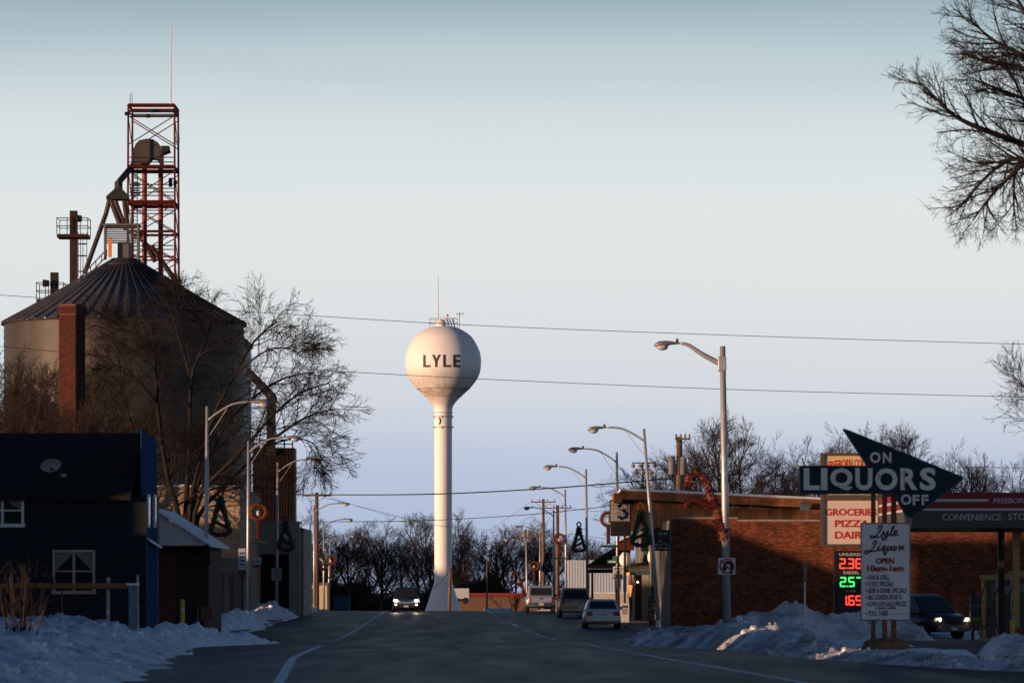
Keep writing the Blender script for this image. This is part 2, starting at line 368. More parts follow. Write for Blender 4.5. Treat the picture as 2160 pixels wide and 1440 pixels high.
# ------------------------------------------------------------------ snow
def fbm(x, y, z=0, o=5):
    s, a, f = 0, .5, 1
    for _ in range(o): s += a*noise.noise(Vector((x*f, y*f, z))); a *= .5; f *= 2.03
    return s
def snow_pile(spine, mat, label, seed, lump=.35, nu=120, nv=34, name='snow_pile', kind=None):
    """a bank along a spine of (x, y, half width, height); uneven, with lumps"""
    sp = np.array(spine, float); k = len(sp); u = np.linspace(0, 1, nu)*(k-1)
    S = np.stack([np.interp(u, np.arange(k), sp[:, c]) for c in range(4)], 1)
    for _ in range(4): S[1:-1] = (S[:-2]+2*S[1:-1]+S[2:])/4
    m = MB()
    for i in range(nu):
        d = S[min(i+1, nu-1), :2]-S[max(i-1, 0), :2]; d /= np.linalg.norm(d)+1e-9; nrm = (-d[1], d[0])
        e = min(1, i/7, (nu-1-i)/7)
        for j in range(nv):
            v = -1+2*j/(nv-1); wd = S[i, 2]*(1+.35*fbm(S[i, 0]*.6+seed, S[i, 1]*.6, 3))
            x, y = S[i, 0]+nrm[0]*v*wd, S[i, 1]+nrm[1]*v*wd
            sh = max(0, 1-abs(v)**1.7)**.9*e**.7
            h = S[i, 3]*sh*(1+lump*1.7*fbm(x*.9+seed, y*.9, seed))+S[i, 3]*lump*.35*sh**.5*abs(fbm(x*2.0, y*2.0+seed, seed))
            h *= .85; h += (.12*max(0, noise.noise(Vector((x*2.6, y*2.6, seed))))+.05*noise.noise(Vector((x*6, y*6, seed)))+.03*noise.noise(Vector((x*14, y*14, seed))))*sh**.5*min(1, S[i, 3]*1.6)
            m.v.append((x, y, zg(y)-.05+h))
    for i in range(nu-1):
        for j in range(nv-1): m.f.append((i*nv+j, (i+1)*nv+j, (i+1)*nv+j+1, i*nv+j+1))
    o = m.single(name, mat, label, 'snow pile', None, True); OFF[o.name] = o.location.copy(); w_ = [v.co+o.location for v in o.data.vertices]
    g = random.Random(seed); ch = MB(); n = int(38*sum(math.hypot(a[0]-b[0], a[1]-b[1]) for a, b in zip(spine, spine[1:]))**.9)
    for _ in range(n):
        i = g.randrange(nu); j = min(nv-1, max(0, int(nv*(.5+.48*g.uniform(-1, 1)))))
        p = w_[i*nv+j]; r_ = min(.15, .025*g.paretovariate(2.2)); k0 = len(ch.v); ch.ball((0, 0, 0), r_, 6)
        a, b, c = g.uniform(.7, 1.4), g.uniform(.7, 1.3), g.uniform(.5, 1.0); th = g.uniform(0, 3); tl = g.uniform(-.6, .6)
        for q in range(k0, len(ch.v)):
            x, y, z = ch.v[q]; jx = 1+.3*noise.noise(Vector((x*40+i, y*40, z*40+j))); x, y, z = x*a*jx, y*b*jx, z*c*jx; x, z = x*math.cos(tl)-z*math.sin(tl), x*math.sin(tl)+z*math.cos(tl)
            ch.v[q] = (p.x+x*math.cos(th)-y*math.sin(th), p.y+x*math.sin(th)+y*math.cos(th), p.z+z+r_*.15)
    ch.build('snow_chunks', mat, o, False, 0, 'stuff')
    return o
def flat_snow(name, pts, dz, mat=None, seed=0):
    m = MB(); n = len(pts); cx_, cy_ = sum(p[0] for p in pts)/n, sum(p[1] for p in pts)/n
    m.v.append((cx_, cy_, zg(cy_)+dz+.05)); K = 60; rings = 5
    P = [Vector((p[0], p[1], 0)) for p in pts]; loop = [P[int(i*n/K)].lerp(P[(int(i*n/K)+1) % n], (i*n/K) % 1) for i in range(K)]
    for r_ in range(1, rings+1):
        for i, p in enumerate(loop):
            f = r_/rings; x = cx_+(p.x-cx_)*f; y = cy_+(p.y-cy_)*f
            if r_ == rings: x += .5*fbm(x*.7, y*.7, seed); y += .8*fbm(x*.7, y*.7, seed+5)
            m.v.append((x, y, zg(y)+(dz+.06*noise.noise(Vector((x*.8, y*.8, seed))) if r_ < rings else -.03)))
    m.f += [(0, 1+i, 1+(i+1) % K) for i in range(K)]
    for r_ in range(rings-1):
        for i in range(K): m.f.append((1+r_*K+i, 1+(r_+1)*K+i, 1+(r_+1)*K+(i+1) % K, 1+r_*K+(i+1) % K))
    return struct(name, m, mat or snow_clean, True)
snow_pile([(-9.8, 58, 3.2, .7), (-10.8, 74, 4.0, .8), (-11.8, 92, 4.2, .85), (-12.6, 110, 4.0, .95), (-13.2, 126, 3.4, 1.0), (-13.4, 142, 2.6, .7)],
          snow_mid, 'long lumpy snow bank before the dark blue house', 1.3, .45, 260, 60)
snow_pile([(-12.2, 134, 1.4, .5), (-11.8, 146, 1.8, .75), (-10.6, 152, 1.5, .55), (-9.6, 158, 1.0, .3)], snow_clean, 'low snow pile beside the yellow bollard', 4.1, .6, 90, 30)
snow_pile([(-14.9, 190, 1.2, .5), (-13.9, 196, 1.5, .75), (-13.3, 205, 1.4, .9), (-13.6, 214, 1.2, .7), (-13.7, 226, 1.2, .6)], snow_clean, 'snow heap along the kerb at the board fence', 9.2, .8, 110, 26)
snow_pile([(-14.0, 236, 1.2, .6), (-14.2, 248, 1.4, .9), (-14.3, 262, 1.2, .6)], snow_clean, 'snow heap at the dark garage doorway', 12.2, .9, 80, 24)
snow_pile([(-14.4, 275, 1.2, .4), (-15.0, 292, 1.4, .7), (-15.2, 310, 1.2, .5)], snow_clean, 'snow heap by the corner near the utility pole', 15.2, .8, 80, 22)
flat_snow('snow_cover', [(-16, 152), (-11.8, 155), (-12.6, 200), (-13.6, 240), (-14.4, 290), (-17, 300), (-17, 240), (-16, 200)], .16, seed=2)
snow_pile([(5.0, 172, 1.1, .35), (6.6, 170, 1.5, .6), (8.0, 170, 1.8, .65), (9.6, 171, 2.4, 1.1), (11.0, 172, 2.8, 1.45), (12.2, 172, 2.8, 1.35), (13.6, 172, 2.5, 1.1), (15.0, 172, 2.4, 1.2), (16.0, 173, 1.6, .6)],
          snow_dirty, 'tall grey ploughed snow pile in front of the brick wall', 21.3, .42, 190, 54)
snow_pile([(4.6, 150, .9, .25), (5.8, 143, 1.3, .5), (7.2, 135, 1.6, .85), (8.2, 127, 1.5, .7), (8.7, 120, 1.2, .35), (9.0, 115, .9, .15)], snow_dirty, 'dirty snow pile round the foot of the tall grey lamp', 31.7, .5, 150, 44)
snow_pile([(7.2, 112, .7, .15), (7.9, 104, 1.0, .26), (8.9, 97, 1.1, .26), (9.8, 91, 1.1, .24), (11.0, 86, 1.1, .26), (13.0, 82, 1.0, .25)], snow_dirty, 'brown crusted snow ridge along the road before the liquor sign', 37.1, .5, 170, 36)
snow_pile([(12.6, 112, .8, .5), (13.6, 111, 1.1, .8), (15.0, 110, 1.2, 1.0)], snow_mid, 'small snow pile at the lot entrance below the fuel pumps', 43.3, .5, 60, 24)
flat_snow('snow_cover', [(9.0, 140), (13.5, 142), (14.0, 150), (10, 156), (8.2, 150)], .18, seed=7)
flat_snow('snow_cover', [(8.4, 100), (10.8, 100), (11.8, 108), (10.5, 114), (9.2, 112)], .16, seed=9)
flat_snow('snow_cover', [(15.6, 178), (20, 177), (21, 186), (18, 190), (15, 187)], .2, seed=10)
flat_snow('snow_cover', [(-2.6, 372), (.3, 372), (.3, 400), (-3, 400)], .5, seed=11)
flat_snow('snow_cover', [(-40, 40), (-13.5, 40), (-15.5, 150), (-40, 156)], .25, seed=12)

# ------------------------------------------------------------------ water tower
TY = 530.0; TS = F/TY; TX = PX(934.8, TY); TB = zg(TY)
def tz(py): return PZ(py, TY)
def towermat():
    m = bpy.data.materials.new('stained_glow_tinted_tank_paint'); m.use_nodes = True; n = m.node_tree.nodes; L = m.node_tree.links; p = n['Principled BSDF']
    p.inputs['Roughness'].default_value = .5; p.inputs['Specular IOR Level'].default_value = .3
    t = n.new('ShaderNodeTexCoord'); s = n.new('ShaderNodeSeparateXYZ'); L.new(t.outputs['Object'], s.inputs[0])
    mp_ = n.new('ShaderNodeMapping'); mp_.inputs['Scale'].default_value = (1.6, 1.6, .22); L.new(t.outputs['Object'], mp_.inputs[0])
    a = n.new('ShaderNodeTexNoise'); a.inputs['Scale'].default_value = .9; a.inputs['Detail'].default_value = 4; L.new(mp_.outputs[0], a.inputs['Vector'])
    # dirt on the tank's underside, browned to carry reflected sunlight too
    r = n.new('ShaderNodeValToRGB'); e = r.color_ramp.elements
    zz = n.new('ShaderNodeMapRange'); zz.inputs['From Min'].default_value = tz(868)-TB; zz.inputs['From Max'].default_value = tz(770)-TB; L.new(s.outputs['Z'], zz.inputs[0])
    for pos, v in ((.08, .1), (.26, .6), (.47, 1.0), (.54, .55), (.72, .5), (.95, 0)):
        q = e.new(pos); q.color = (v, v, v, 1)
    e[0].color = (0, 0, 0, 1); e[len(e)-1].color = (0, 0, 0, 1)
    L.new(zz.outputs[0], r.inputs[0])
    k = n.new('ShaderNodeMapRange'); k.inputs['From Min'].default_value = .25; k.inputs['From Max'].default_value = .75; L.new(a.outputs[0], k.inputs[0])
    mu = n.new('ShaderNodeMath'); mu.operation = 'MULTIPLY'; L.new(r.outputs[0], mu.inputs[0]); L.new(k.outputs[0], mu.inputs[1])
    mx = n.new('ShaderNodeMixRGB'); mx.inputs[1].default_value = (.86, .85, .84, 1); mx.inputs[2].default_value = (.30, .19, .125, 1); L.new(mu.outputs[0], mx.inputs[0])
    L.new(mx.outputs[0], p.inputs['Base Color']); return m
tank_m = towermat()
wt = thing('water_tower', 'white ball-topped water tower beyond the end of the street', 'water tower', (TX, TY, TB))
prof = [(1290+30, 48), (1290, 39), (1258, 28.5), (1227, 18.8), (1200, 18.5), (1050, 18.5), (880, 18.8), (862, 19.4)]
m = MB().lathe([(max(.01, h/TS), tz(y)-TB) for y, h in [(1322, 49)]+prof[1:]], (TX, TY, TB), 48); m.build('pedestal', tank_m, wt, True)
bulb = [(862, 19.4), (857, 20.8), (852, 23.5), (844, 30), (835, 39), (827, 48), (820, 55.6), (810, 64), (802, 70), (795, 74), (785, 77.8), (775, 79.5), (765, 80), (757, 80), (748, 79), (740, 76.8), (730, 72.5), (720, 67), (710, 60), (704, 53), (698, 44), (693, 35), (690, 26), (688.5, 15), (688, .2)]
m = MB().lathe([(h/TS, tz(y)-TB) for y, h in bulb], (TX, TY, TB), 64); m.build('tank', tank_m, wt, True)
seam_m = M('tank_weld_seam', (.30, .24, .2), .7, var=.3, scale=1)
for y, h in ((820, 55.6), (835, 39)): MB().ring((TX, TY, tz(y)), h/TS, .05, 64, 5).build('weld_seam', seam_m, wt)
def on_tank(dx, py):        # a point on the tank's skin, dx pixels from its axis
    ysb = [b[0] for b in bulb][::-1]; hs = [b[1] for b in bulb][::-1]
    h = float(np.interp(py, ysb, hs)); x = dx/TS; r_ = h/TS+.03; return Vector((TX+x, TY-math.sqrt(max(0, r_*r_-x*x)), tz(py)))
ink = M('tank_letter_paint', (.05, .05, .055), .6, var=.5, scale=2)
def strokes(name, polys, parent, mat):
    m = MB()
    for quad in polys:
        a, b, c, d = quad; n = 6
        for i in range(n+1):
            for j in range(2):
                t = i/n; p = [a[k]+(b[k]-a[k])*t for k in (0, 1)]; q = [d[k]+(c[k]-d[k])*t for k in (0, 1)]
                r_ = p if j == 0 else q; m.v.append(tuple(on_tank(r_[0], r_[1])))
        k0 = len(m.v)-2*(n+1)
        for i in range(n): m.f.append((k0+2*i, k0+2*i+1, k0+2*i+3, k0+2*i+2))
    return m.build(name, mat, parent)
def rect(x0, y0, x1, y1): return [(x0, y0), (x1, y0), (x1, y1), (x0, y1)] if (x1-x0) > (y1-y0) else [(x0, y0), (x0, y1), (x1, y1), (x1, y0)]
X0 = -934.8
Lp = lambda x, x2: [rect(x+X0, 752, x+5.2+X0, 778), rect(x+5.2+X0, 773.5, x2+X0, 778)]
strokes('letter', Lp(894, 909.5), wt, ink)
strokes('letter', [[(912.5+X0, 752), (919+X0, 767), (924+X0, 767), (918+X0, 752)], [(926+X0, 752), (919+X0, 767), (924+X0, 767), (931+X0, 752)], rect(919+X0, 766, 924+X0, 778)], wt, ink)
strokes('letter', Lp(936, 952), wt, ink)
strokes('letter', [rect(957+X0, 752, 962.2+X0, 778)]+[rect(962+X0, a, 972+X0, a+4.6) for a in (752, 763, 773.4)], wt, ink)
m = MB()      # crescent vent on the shaft
rs = 18.9/TS+.02
cr = [(-math.cos(t)*0, 0) for t in (0,)]
outer = [(926+5*math.cos(t), 888+8*math.sin(t)) for t in np.linspace(-PI/2+.15, PI/2-.15, 9)]
inner = [(922.5+5*math.cos(t), 888+7.2*math.sin(t)) for t in np.linspace(-PI/2+.3, PI/2-.3, 9)]
for p in outer+inner:
    x = (p[0]-934.8)/TS; m.v.append((TX+x, TY-math.sqrt(rs*rs-x*x), tz(p[1])))
m.f += [(i, i+1, 10+i, 9+i) for i in range(8)]
m.build('crescent_vent', dark_metal, wt)
rail = M('tower_rail_steel', (.5, .5, .5), .5, .4, var=.1)
for y, h in ((870, 19.6), (878, 21.5), (900, 21.5)):
    MB().ring((TX, TY, tz(y)), h/TS, .06, 40, 5).build('hoop', rail, wt)
for y in (878, 900):
    for a in (-.25, .5, 1.2, 2.2, 3.5, 4.6):
        t = a; m = MB().tube([(TX+18.5/TS*math.cos(t), TY+18.5/TS*math.sin(t), tz(y+5)), (TX+21.5/TS*math.cos(t), TY+21.5/TS*math.sin(t), tz(y))], .045, 5); m.build('bracket', rail, wt)
for y in (672, 681): MB().ring((TX, TY, tz(y)), 30/TS, .032, 32, 5).build('handrail', rail, wt)
for i in range(9):
    t = 2*PI*i/9; x, yy = TX+30/TS*math.cos(t), TY+30/TS*math.sin(t); MB().tube([(x, yy, tz(691.5)), (x, yy, tz(672))], .03, 5).build('rail_post', rail, wt)
MB().lathe([(12/TS, 0), (12/TS, .35), (7/TS, .8), (.02, .95)], (TX-.3, TY, tz(688.5)), 20).build('roof_vent', tank_m, wt, True)
MB().tube([at(924, 690, TY), at(924, 582, TY)], [.09, .045], 6).build('antenna', M('pale_fibreglass', (.72, .70, .68), .5, var=.05), wt)
m = MB().tube([at(969, 691, TY), at(969, 659, TY)], .06, 5); m.build('mast', rail, wt)
m = MB().tube([at(962, 662, TY), at(979, 661, TY)], .05, 5)
for x in (965, 970, 974, 978): m.tube([at(x, 658, TY), at(x, 666, TY)], .03, 4)
m.build('yagi_antenna', rail, wt)
for x in (946, 951, 957): MB().tube([at(x-4, 672, TY), at(x, 680, TY), at(x+2, 690, TY)], .07, 5).build('cable', dark_metal, wt)
MB().tube([at(944, 690, TY), at(944, 668, TY)], .04, 5).build('light_post', rail, wt)
MB().ball(at(944, 665, TY), .17, 8).build('warning_light', M('red_beacon', (.5, .02, .02), .3, var=0, emit=((1, .05, .05), .6)), wt)

# ------------------------------------------------------------------ grain bin, elevator tower, legs
BY = 350.0; BS = F/BY; BX = PX(262, BY); BB = zg(BY)
corr = M('galvanised_bin_wall', (.06, .054, .05), .55, .35, var=.3, scale=.5, stretch=(1, 1, .3))
roofm = M('bin_roof_sheet', (.115, .12, .135), .5, .45, var=.22, scale=.7, obj=.10)
gb = thing('grain_bin', 'huge round grey grain bin with ribbed cone roof', 'grain bin', (BX, BY, BB))
Rb = 255/BS; ez = PZ(684, BY)
pr = []; z = BB
while z < ez-.05: pr += [(Rb-.12, z-BB), (Rb-.08, z-BB+.27)]; z += .54
pr.append((Rb-.12, ez-BB)); MB().lathe(pr, (BX, BY, BB), 72).build('wall', corr, gb, True)
Rt = 43/BS; tzb = PZ(560, BY); NP = 52
for i in range(NP):
    a0, a1 = 2*PI*i/NP, 2*PI*(i+1)/NP; m = MB()
    for k in range(5):
        f = k/4; r_ = Rb+.1+(Rt-Rb-.1)*f; zz = ez+(tzb-ez)*(f**1.04)
        am = (a0+a1)/2
        for a, dz in ((a0+.003, .16), (a0+.012*(1+2*f), .16), (a0+.02*(1+3*f), 0), (a1-.001, 0)):
            m.v.append((BX+r_*math.cos(a), BY+r_*math.sin(a), zz+dz))
    for k in range(4):
        for j in range(3): m.f.append((k*4+j, k*4+j+1, k*4+j+5, k*4+j+4))
    m.build('roof_panel', roofm, gb)
MB().lathe([(Rb+.1, -.12), (Rb+.16, -.02), (Rb-.2, .02)], (BX, BY, ez), 72).build('eave_ring', corr, gb)
MB().lathe([(Rt+.25, -.25), (Rt+.2, .05), (30/BS, PZ(548, BY)-tzb), (26/BS, PZ(545, BY)-tzb), (.02, PZ(545, BY)-tzb)], (BX, BY, tzb), 32).build('roof_collar', corr, gb)
cab = M('cab_grey_sheet', (.13, .13, .135), .6, .3, var=.2)
for x in (222, 292):
    for dy in (-1.2, 1.2): MB().tube([at(x, 548, BY+dy), at(x, 474, BY+dy)], .12, 6).build('cage_post', cab, gb)
for y in np.linspace(478, 512, 10): MB().tube([at(222, y, BY-1.2), at(288, y, BY-1.2)], .05, 4).build('louvre', cab, gb)
MB().box(PX(232, BY), PX(239, BY), BY-1.5, BY-1.3, PZ(545, BY), PZ(505, BY)).build('orange_door', M('orange_panel', (.75, .22, .03), .6, var=.1), gb)
MB().box(PX(250, BY), PX(276, BY), BY-1, BY+.8, PZ(548, BY), PZ(512, BY)).build('gearbox', cab, gb, bevel=.1)
MB().box(PX(219, BY), PX(296, BY), BY-1.3, BY+1.3, PZ(478, BY), PZ(474, BY)).build('cage_top', cab, gb)
for (a, b) in (((168, 600), (225, 540)),):
    for d in (0, 14): MB().tube([at(a[0], a[1]-d, BY-3), at(b[0], b[1]-d, BY-1)], .05, 4).build('stair_rail', cab, gb)
    for t in np.linspace(0, 1, 6): MB().tube([at(a[0]+(b[0]-a[0])*t, a[1]+(b[1]-a[1])*t, BY-3+2*t), at(a[0]+(b[0]-a[0])*t, a[1]+(b[1]-a[1])*t-14, BY-3+2*t)], .04, 4).build('stair_post', cab, gb)

# the second bin behind it
m2 = thing('grain_bin', 'smaller grey corrugated bin half hidden behind the huge grain bin', 'grain bin', (PX(470, 372), 372, zg(372)))
pr = []; z = zg(372); R2 = (531-470)/(F/372); top2 = PZ(735, 372)
while z < top2: pr += [(R2-.05, z-zg(372)), (R2, z-zg(372)+.3)]; z += .6
MB().lathe(pr, (PX(470, 372), 372, zg(372)), 40).build('wall', M('pale_bin_sheet', (.34, .36, .38), .5, .4, var=.2, scale=.6), m2, True)
MB().lathe([(R2+.15, 0), (R2+.1, .3), (.1, 2.6)], (PX(470, 372), 372, top2), 40).build('roof', roofm, m2)
m = thing('grain_spout', 'dark inclined spout running down behind the bare tree to an upright leg', 'spout', at(572, 940, 300))
MB().tube([at(526, 786, 345), at(575, 838, 300), at(576, 850, 300)], .32, 8).build('chute', dark_metal, m)
MB().box(PX(563, 300), PX(581, 300), 299.6, 300.4, PZ(960, 300), PZ(838, 300)).build('leg_casing', dark_metal, m)

# steel elevator tower with bucket elevator
EY = 366.0
et = thing('elevator_tower', 'tall red steel lattice tower of the grain elevator with a whip antenna', 'elevator tower', (PX(322, EY), EY, zg(EY)))
def E(px, py, d=0): return at(px, py, EY).copy()+Vector((0, d, 0))
cn = [(275, -2), (372, -2), (275, 2), (372, 2)]
zb = zg(EY)
for px, d in cn:
    p = E(px, 228, d); MB().tube([(p.x-.15*(1 if px < 300 else -1), EY+d*1.1, zb), p], [.12, .085], 6).build('corner_post', red_steel, et)
for y, th in ((228, .34), (240, .2), (357, .36), (431, .36), (492, .22), (545, .14), (605, .2), (700, .2)):
    for d in (-2, 2):
        MB().tube([E(275, y, d), E(372, y, d)], th*.5, 4).build('girder', red_steel if y != 357 else red_steel, et)
    for px in (275, 372): MB().tube([E(px, y, -2), E(px, y, 2)], th*.4, 4).build('girder', red_steel, et)
bays = [(250, 310), (365, 428), (435, 492), (495, 550), (550, 605), (605, 700)]
for a, b in bays:
    for d in (-2, 2):
        MB().tube([E(275, a, d), E(372, b, d)], .045, 4).build('brace', red_steel, et)
        MB().tube([E(275, b, d), E(372, a, d)], .045, 4).build('brace', red_steel, et)
    for px in (275, 372):
        MB().tube([E(px, a, -2), E(px, b, 2)], .04, 4).build('brace', red_steel, et)
for y in (247, 252):
    MB().tube([E(275, y, -2), E(372, y, -2)], .05, 4).build('tie_rod', dark_metal, et)
for y in (337, 347, 394, 402, 410, 417, 448, 455, 522, 530): MB().tube([E(277, y, -2), E(370, y, -2)], .045, 4).build('handrail', dark_metal, et)
for x in (285, 293): MB().tube([E(x, 600, -1.6), E(x, 360, -1.6)], .04, 4).build('ladder_rail', dark_metal, et)
lm = None
for y in range(364, 600, 8):
    MB().tube([E(285, y, -1.6), E(293, y, -1.6)], .03, 4).build('rung', dark_metal, et)
for y in range(392, 420, 5): MB().box(E(283, y).x, E(300, y).x, EY-2.4, EY-1.7, E(283, y).z, E(283, y).z+.06).build('cage_hoop', dark_metal, et)
legm = M('elevator_leg_paint', (.20, .085, .055), .6, .2, var=.45, scale=.35, col2=(.30, .03, .018))
for x in (305, 339): MB().tube([E(x, 352, 0), E(x, 900, 0)], .215, 8).build('leg_tube', legm, et)
hm = M('elevator_head_sheet', (.075, .062, .06), .6, .3, var=.3, scale=1)
pts = [(283, 352), (283, 318), (288, 306), (296, 298), (310, 295), (324, 296), (334, 302), (342, 313), (344, 330), (344, 348), (338, 348), (331, 337), (321, 336), (312, 347), (300, 347), (292, 354)]
MB().prism([(E(a, b).x, E(a, b).z) for a, b in pts], EY-.9, EY+.9).build('elevator_head', hm, et)
MB().obox(E(351, 318, -1.1), (.75, .9, .55)).build('motor', dark_metal, et, bevel=.1)
MB().tube([E(340, 331, -.9), E(362, 322, -.9)], .12, 4).build('motor_shelf', dark_metal, et)
MB().ball(E(377, 298, -1.2), .52, 14, (.35, 1, 1)).build('dish', M('dish_blue_grey', (.22, .27, .32), .5, var=.1), et, True)
MB().tube([E(364, 226, -2), E(364, 57, -2)], [.07, .04], 6).build('whip_antenna', M('pale_fibreglass', (.7, .7, .7), .5), et)
for x, y in ((279, 204), (283, 200)): MB().tube([E(x, 228, -2), E(x, y, -2)], .025, 4).build('lightning_rod', dark_metal, et)
for x, y in ((272, 246), (326, 240), (317, 251), (375, 246), (374, 390), (370, 240)): MB().obox(E(x, y, -2.2), (.28, .28, .3), .3).build('floodlight', dark_metal, et)
MB().obox(E(364, 390, -2.2), (.3, .3, .75)).build('control_box', dark_metal, et)
# spouts to the bin
sp = thing('spout_distributor', 'dark spout distributor with fanned pipes above the grain bin', 'grain distributor', at(250, 480, 357))
SY = 357
MB().tube([at(280, 350, EY), at(250, 385, SY+2), at(250, 400, SY)], [.36, .34, .34], 4).build('inlet_chute', hm, sp)
MB().prism([(PX(a, SY), PZ(b, SY)) for a, b in ((226, 422), (226, 416), (247, 397), (256, 397), (271, 412), (271, 422))], SY-.9, SY+.9).build('hood', dark_metal, sp)
pipe_m = M('spout_pipe', (.085, .065, .055), .55, .35, var=.3, scale=1)
for a, b in (((231, 421), (179, 575)), ((243, 421), (265, 482)), ((235, 424), (254, 478)), ((262, 422), (270, 480))):
    MB().tube([at(a[0], a[1], SY), at(a[0]+(b[0]-a[0])*.15, a[1]+(b[1]-a[1])*.2, SY-.3), at(b[0], b[1], SY-2)], .2, 8).build('pipe', pipe_m, sp)
for a, b in (((291, 486), (328, 552)), ((320, 520), (378, 604))):
    MB().tube([at(a[0], a[1], 372), at(b[0], b[1], 372)], .22, 8).build('pipe', dark_metal, sp)

def leg_tower(label, x0, x1, ytop, plat, rx0, rx1, Y, ladder):
    t = thing('bucket_elevator', label, 'bucket elevator', (PX((x0+x1)/2, Y), Y, zg(Y)), 'brown bucket elevators beside the grain bin')
    MB().box(PX(x0, Y), PX(x1, Y), Y-.4, Y+.4, zg(Y), PZ(ytop, Y)).build('casing', rust, t)
    MB().box(PX(rx0, Y), PX(rx1, Y), Y-1.2, Y+1.2, PZ(plat+7, Y), PZ(plat, Y)).build('platform', rust, t)
    for y in (plat-17, plat-34):
        for d in (-1.2, 1.2): MB().tube([(PX(rx0, Y), Y+d, PZ(y, Y)), (PX(rx1, Y), Y+d, PZ(y, Y))], .035, 4).build('handrail', dark_metal, t)
        for x in (rx0, rx1): MB().tube([(PX(x, Y), Y-1.2, PZ(y, Y)), (PX(x, Y), Y+1.2, PZ(y, Y))], .035, 4).build('handrail', dark_metal, t)
    for x in np.linspace(rx0, rx1, 4):
        for d in (-1.2, 1.2): MB().tube([(PX(x, Y), Y+d, PZ(plat, Y)), (PX(x, Y), Y+d, PZ(plat-34, Y))], .035, 4).build('rail_post', dark_metal, t)
    sx = x1+6 if ladder else x0-7
    MB().tube([(PX(sx-7, Y), Y-.9, PZ(plat-33, Y)), (PX(sx+6, Y), Y-.9, PZ(plat-33, Y))], [.33, .26], 8).build('motor', dark_metal, t)
    if ladder:
        for y in (plat+20, plat+45, plat+78): MB().ring((PX(176, Y), Y-.8, PZ(y, Y)), .4, .03, 12, 4).build('cage_hoop', dark_metal, t)
        for x in (167, 172, 177, 185): MB().tube([(PX(x, Y), Y-.8, PZ(plat-4, Y)), (PX(x, Y), Y-.8, PZ(plat+90, Y))], .03, 4).build('ladder_rail', dark_metal, t)
leg_tower('taller brown bucket elevator with railed platform above the bin roof', 148, 163, 445, 496, 123, 188, 362, True)
leg_tower('shorter brown bucket elevator with railed platform at the bin roof edge', 107, 123, 575, 632, 80, 137, 364, False)

# ------------------------------------------------------------------ buildings on the left side
HYF = 161.0
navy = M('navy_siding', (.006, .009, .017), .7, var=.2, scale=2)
shingle = M('dark_shingles', (.009, .008, .0075), .9, var=.4, scale=5)
trim = M('white_trim', (.62, .62, .62), .6, var=.12, scale=4)
lace = M('curtain_cloth', (.42, .40, .36), .9, var=.2, scale=6)
hs = thing('dark_house', 'dark navy house with dish on its roof behind the snow bank', 'house', (PX(160, HYF), HYF, zg(HYF)))
hx1 = -14.32; hx0 = -30.0; hz0 = zg(HYF)-.3; he = PZ(1046, HYF); hr = PZ(913, 167)
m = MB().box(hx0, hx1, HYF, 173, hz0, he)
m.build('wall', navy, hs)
MB().box(hx1, PX(309, HYF), HYF, HYF+.18, hz0, he).build('corner_wall', navy, hs)
k = MB(); z = hz0+.3
while z < he-.2: k.add([(hx0, HYF-.006, z+.2), (hx1, HYF-.006, z+.2), (hx1, HYF-.03, z), (hx0, HYF-.03, z)], [(0, 3, 2, 1)]); z += .2
k.build('clapboard', navy, hs, kind='stuff')
MB().prismx([(160.5, he-.16), (160.5, he), (167, hr), (173.5, he), (173.5, he-.16), (167, hr-.16)], hx0-.3, hx1-.03).build('roof', shingle, hs)
# false front gable wall facing the street
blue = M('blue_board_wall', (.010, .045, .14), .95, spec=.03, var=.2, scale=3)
fx0 = PX(300, HYF)
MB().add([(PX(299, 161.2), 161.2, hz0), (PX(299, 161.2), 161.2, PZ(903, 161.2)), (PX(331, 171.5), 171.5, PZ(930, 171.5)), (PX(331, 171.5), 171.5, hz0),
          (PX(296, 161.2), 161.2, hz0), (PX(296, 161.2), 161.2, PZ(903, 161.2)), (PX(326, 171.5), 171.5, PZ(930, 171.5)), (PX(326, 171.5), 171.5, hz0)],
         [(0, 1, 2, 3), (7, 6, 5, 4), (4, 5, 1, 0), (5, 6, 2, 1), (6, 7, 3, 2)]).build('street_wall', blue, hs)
for (a, b) in ((163.6, 165.2), (168.2, 169.4)):
    f = lambda Y: PX(299+(331-299)*(Y-161.2)/10.3, Y)+.03
    w1 = MB().add([(f(a), a, PZ(1112, a)), (f(b), b, PZ(1112, b)), (f(b), b, PZ(1042, b)), (f(a), a, PZ(1042, a)), (f(a)+.08, a, PZ(1112, a)), (f(b)+.08, b, PZ(1112, b)), (f(b)+.08, b, PZ(1042, b)), (f(a)+.08, a, PZ(1042, a))],
                  [(0, 1, 2, 3), (4, 7, 6, 5), (0, 3, 7, 4), (1, 5, 6, 2), (3, 2, 6, 7), (0, 4, 5, 1)]).build('window', trim, hs)
    MB().add([(f(a+.25)+.09, a+.25, PZ(1106, a)), (f(b-.25)+.09, b-.25, PZ(1106, b)), (f(b-.25)+.09, b-.25, PZ(1048, b)), (f(a+.25)+.09, a+.25, PZ(1048, a))], [(0, 1, 2, 3)]).build('pane', glass, w1)
MB().add([(PX(302, 163), 163, PZ(1128, 163)), (PX(329, 171), 171, PZ(1146, 171)), (PX(342, 171), 171, PZ(1152, 171)), (PX(316, 163), 163, PZ(1136, 163)),
          (PX(302, 163), 163, PZ(1133, 163)), (PX(329, 171), 171, PZ(1151, 171)), (PX(342, 171), 171, PZ(1157, 171)), (PX(316, 163), 163, PZ(1141, 163))],
         [(0, 1, 2, 3), (4, 7, 6, 5), (0, 3, 7, 4), (3, 2, 6, 7), (1, 5, 6, 2)]).build('awning', snow_clean, hs)
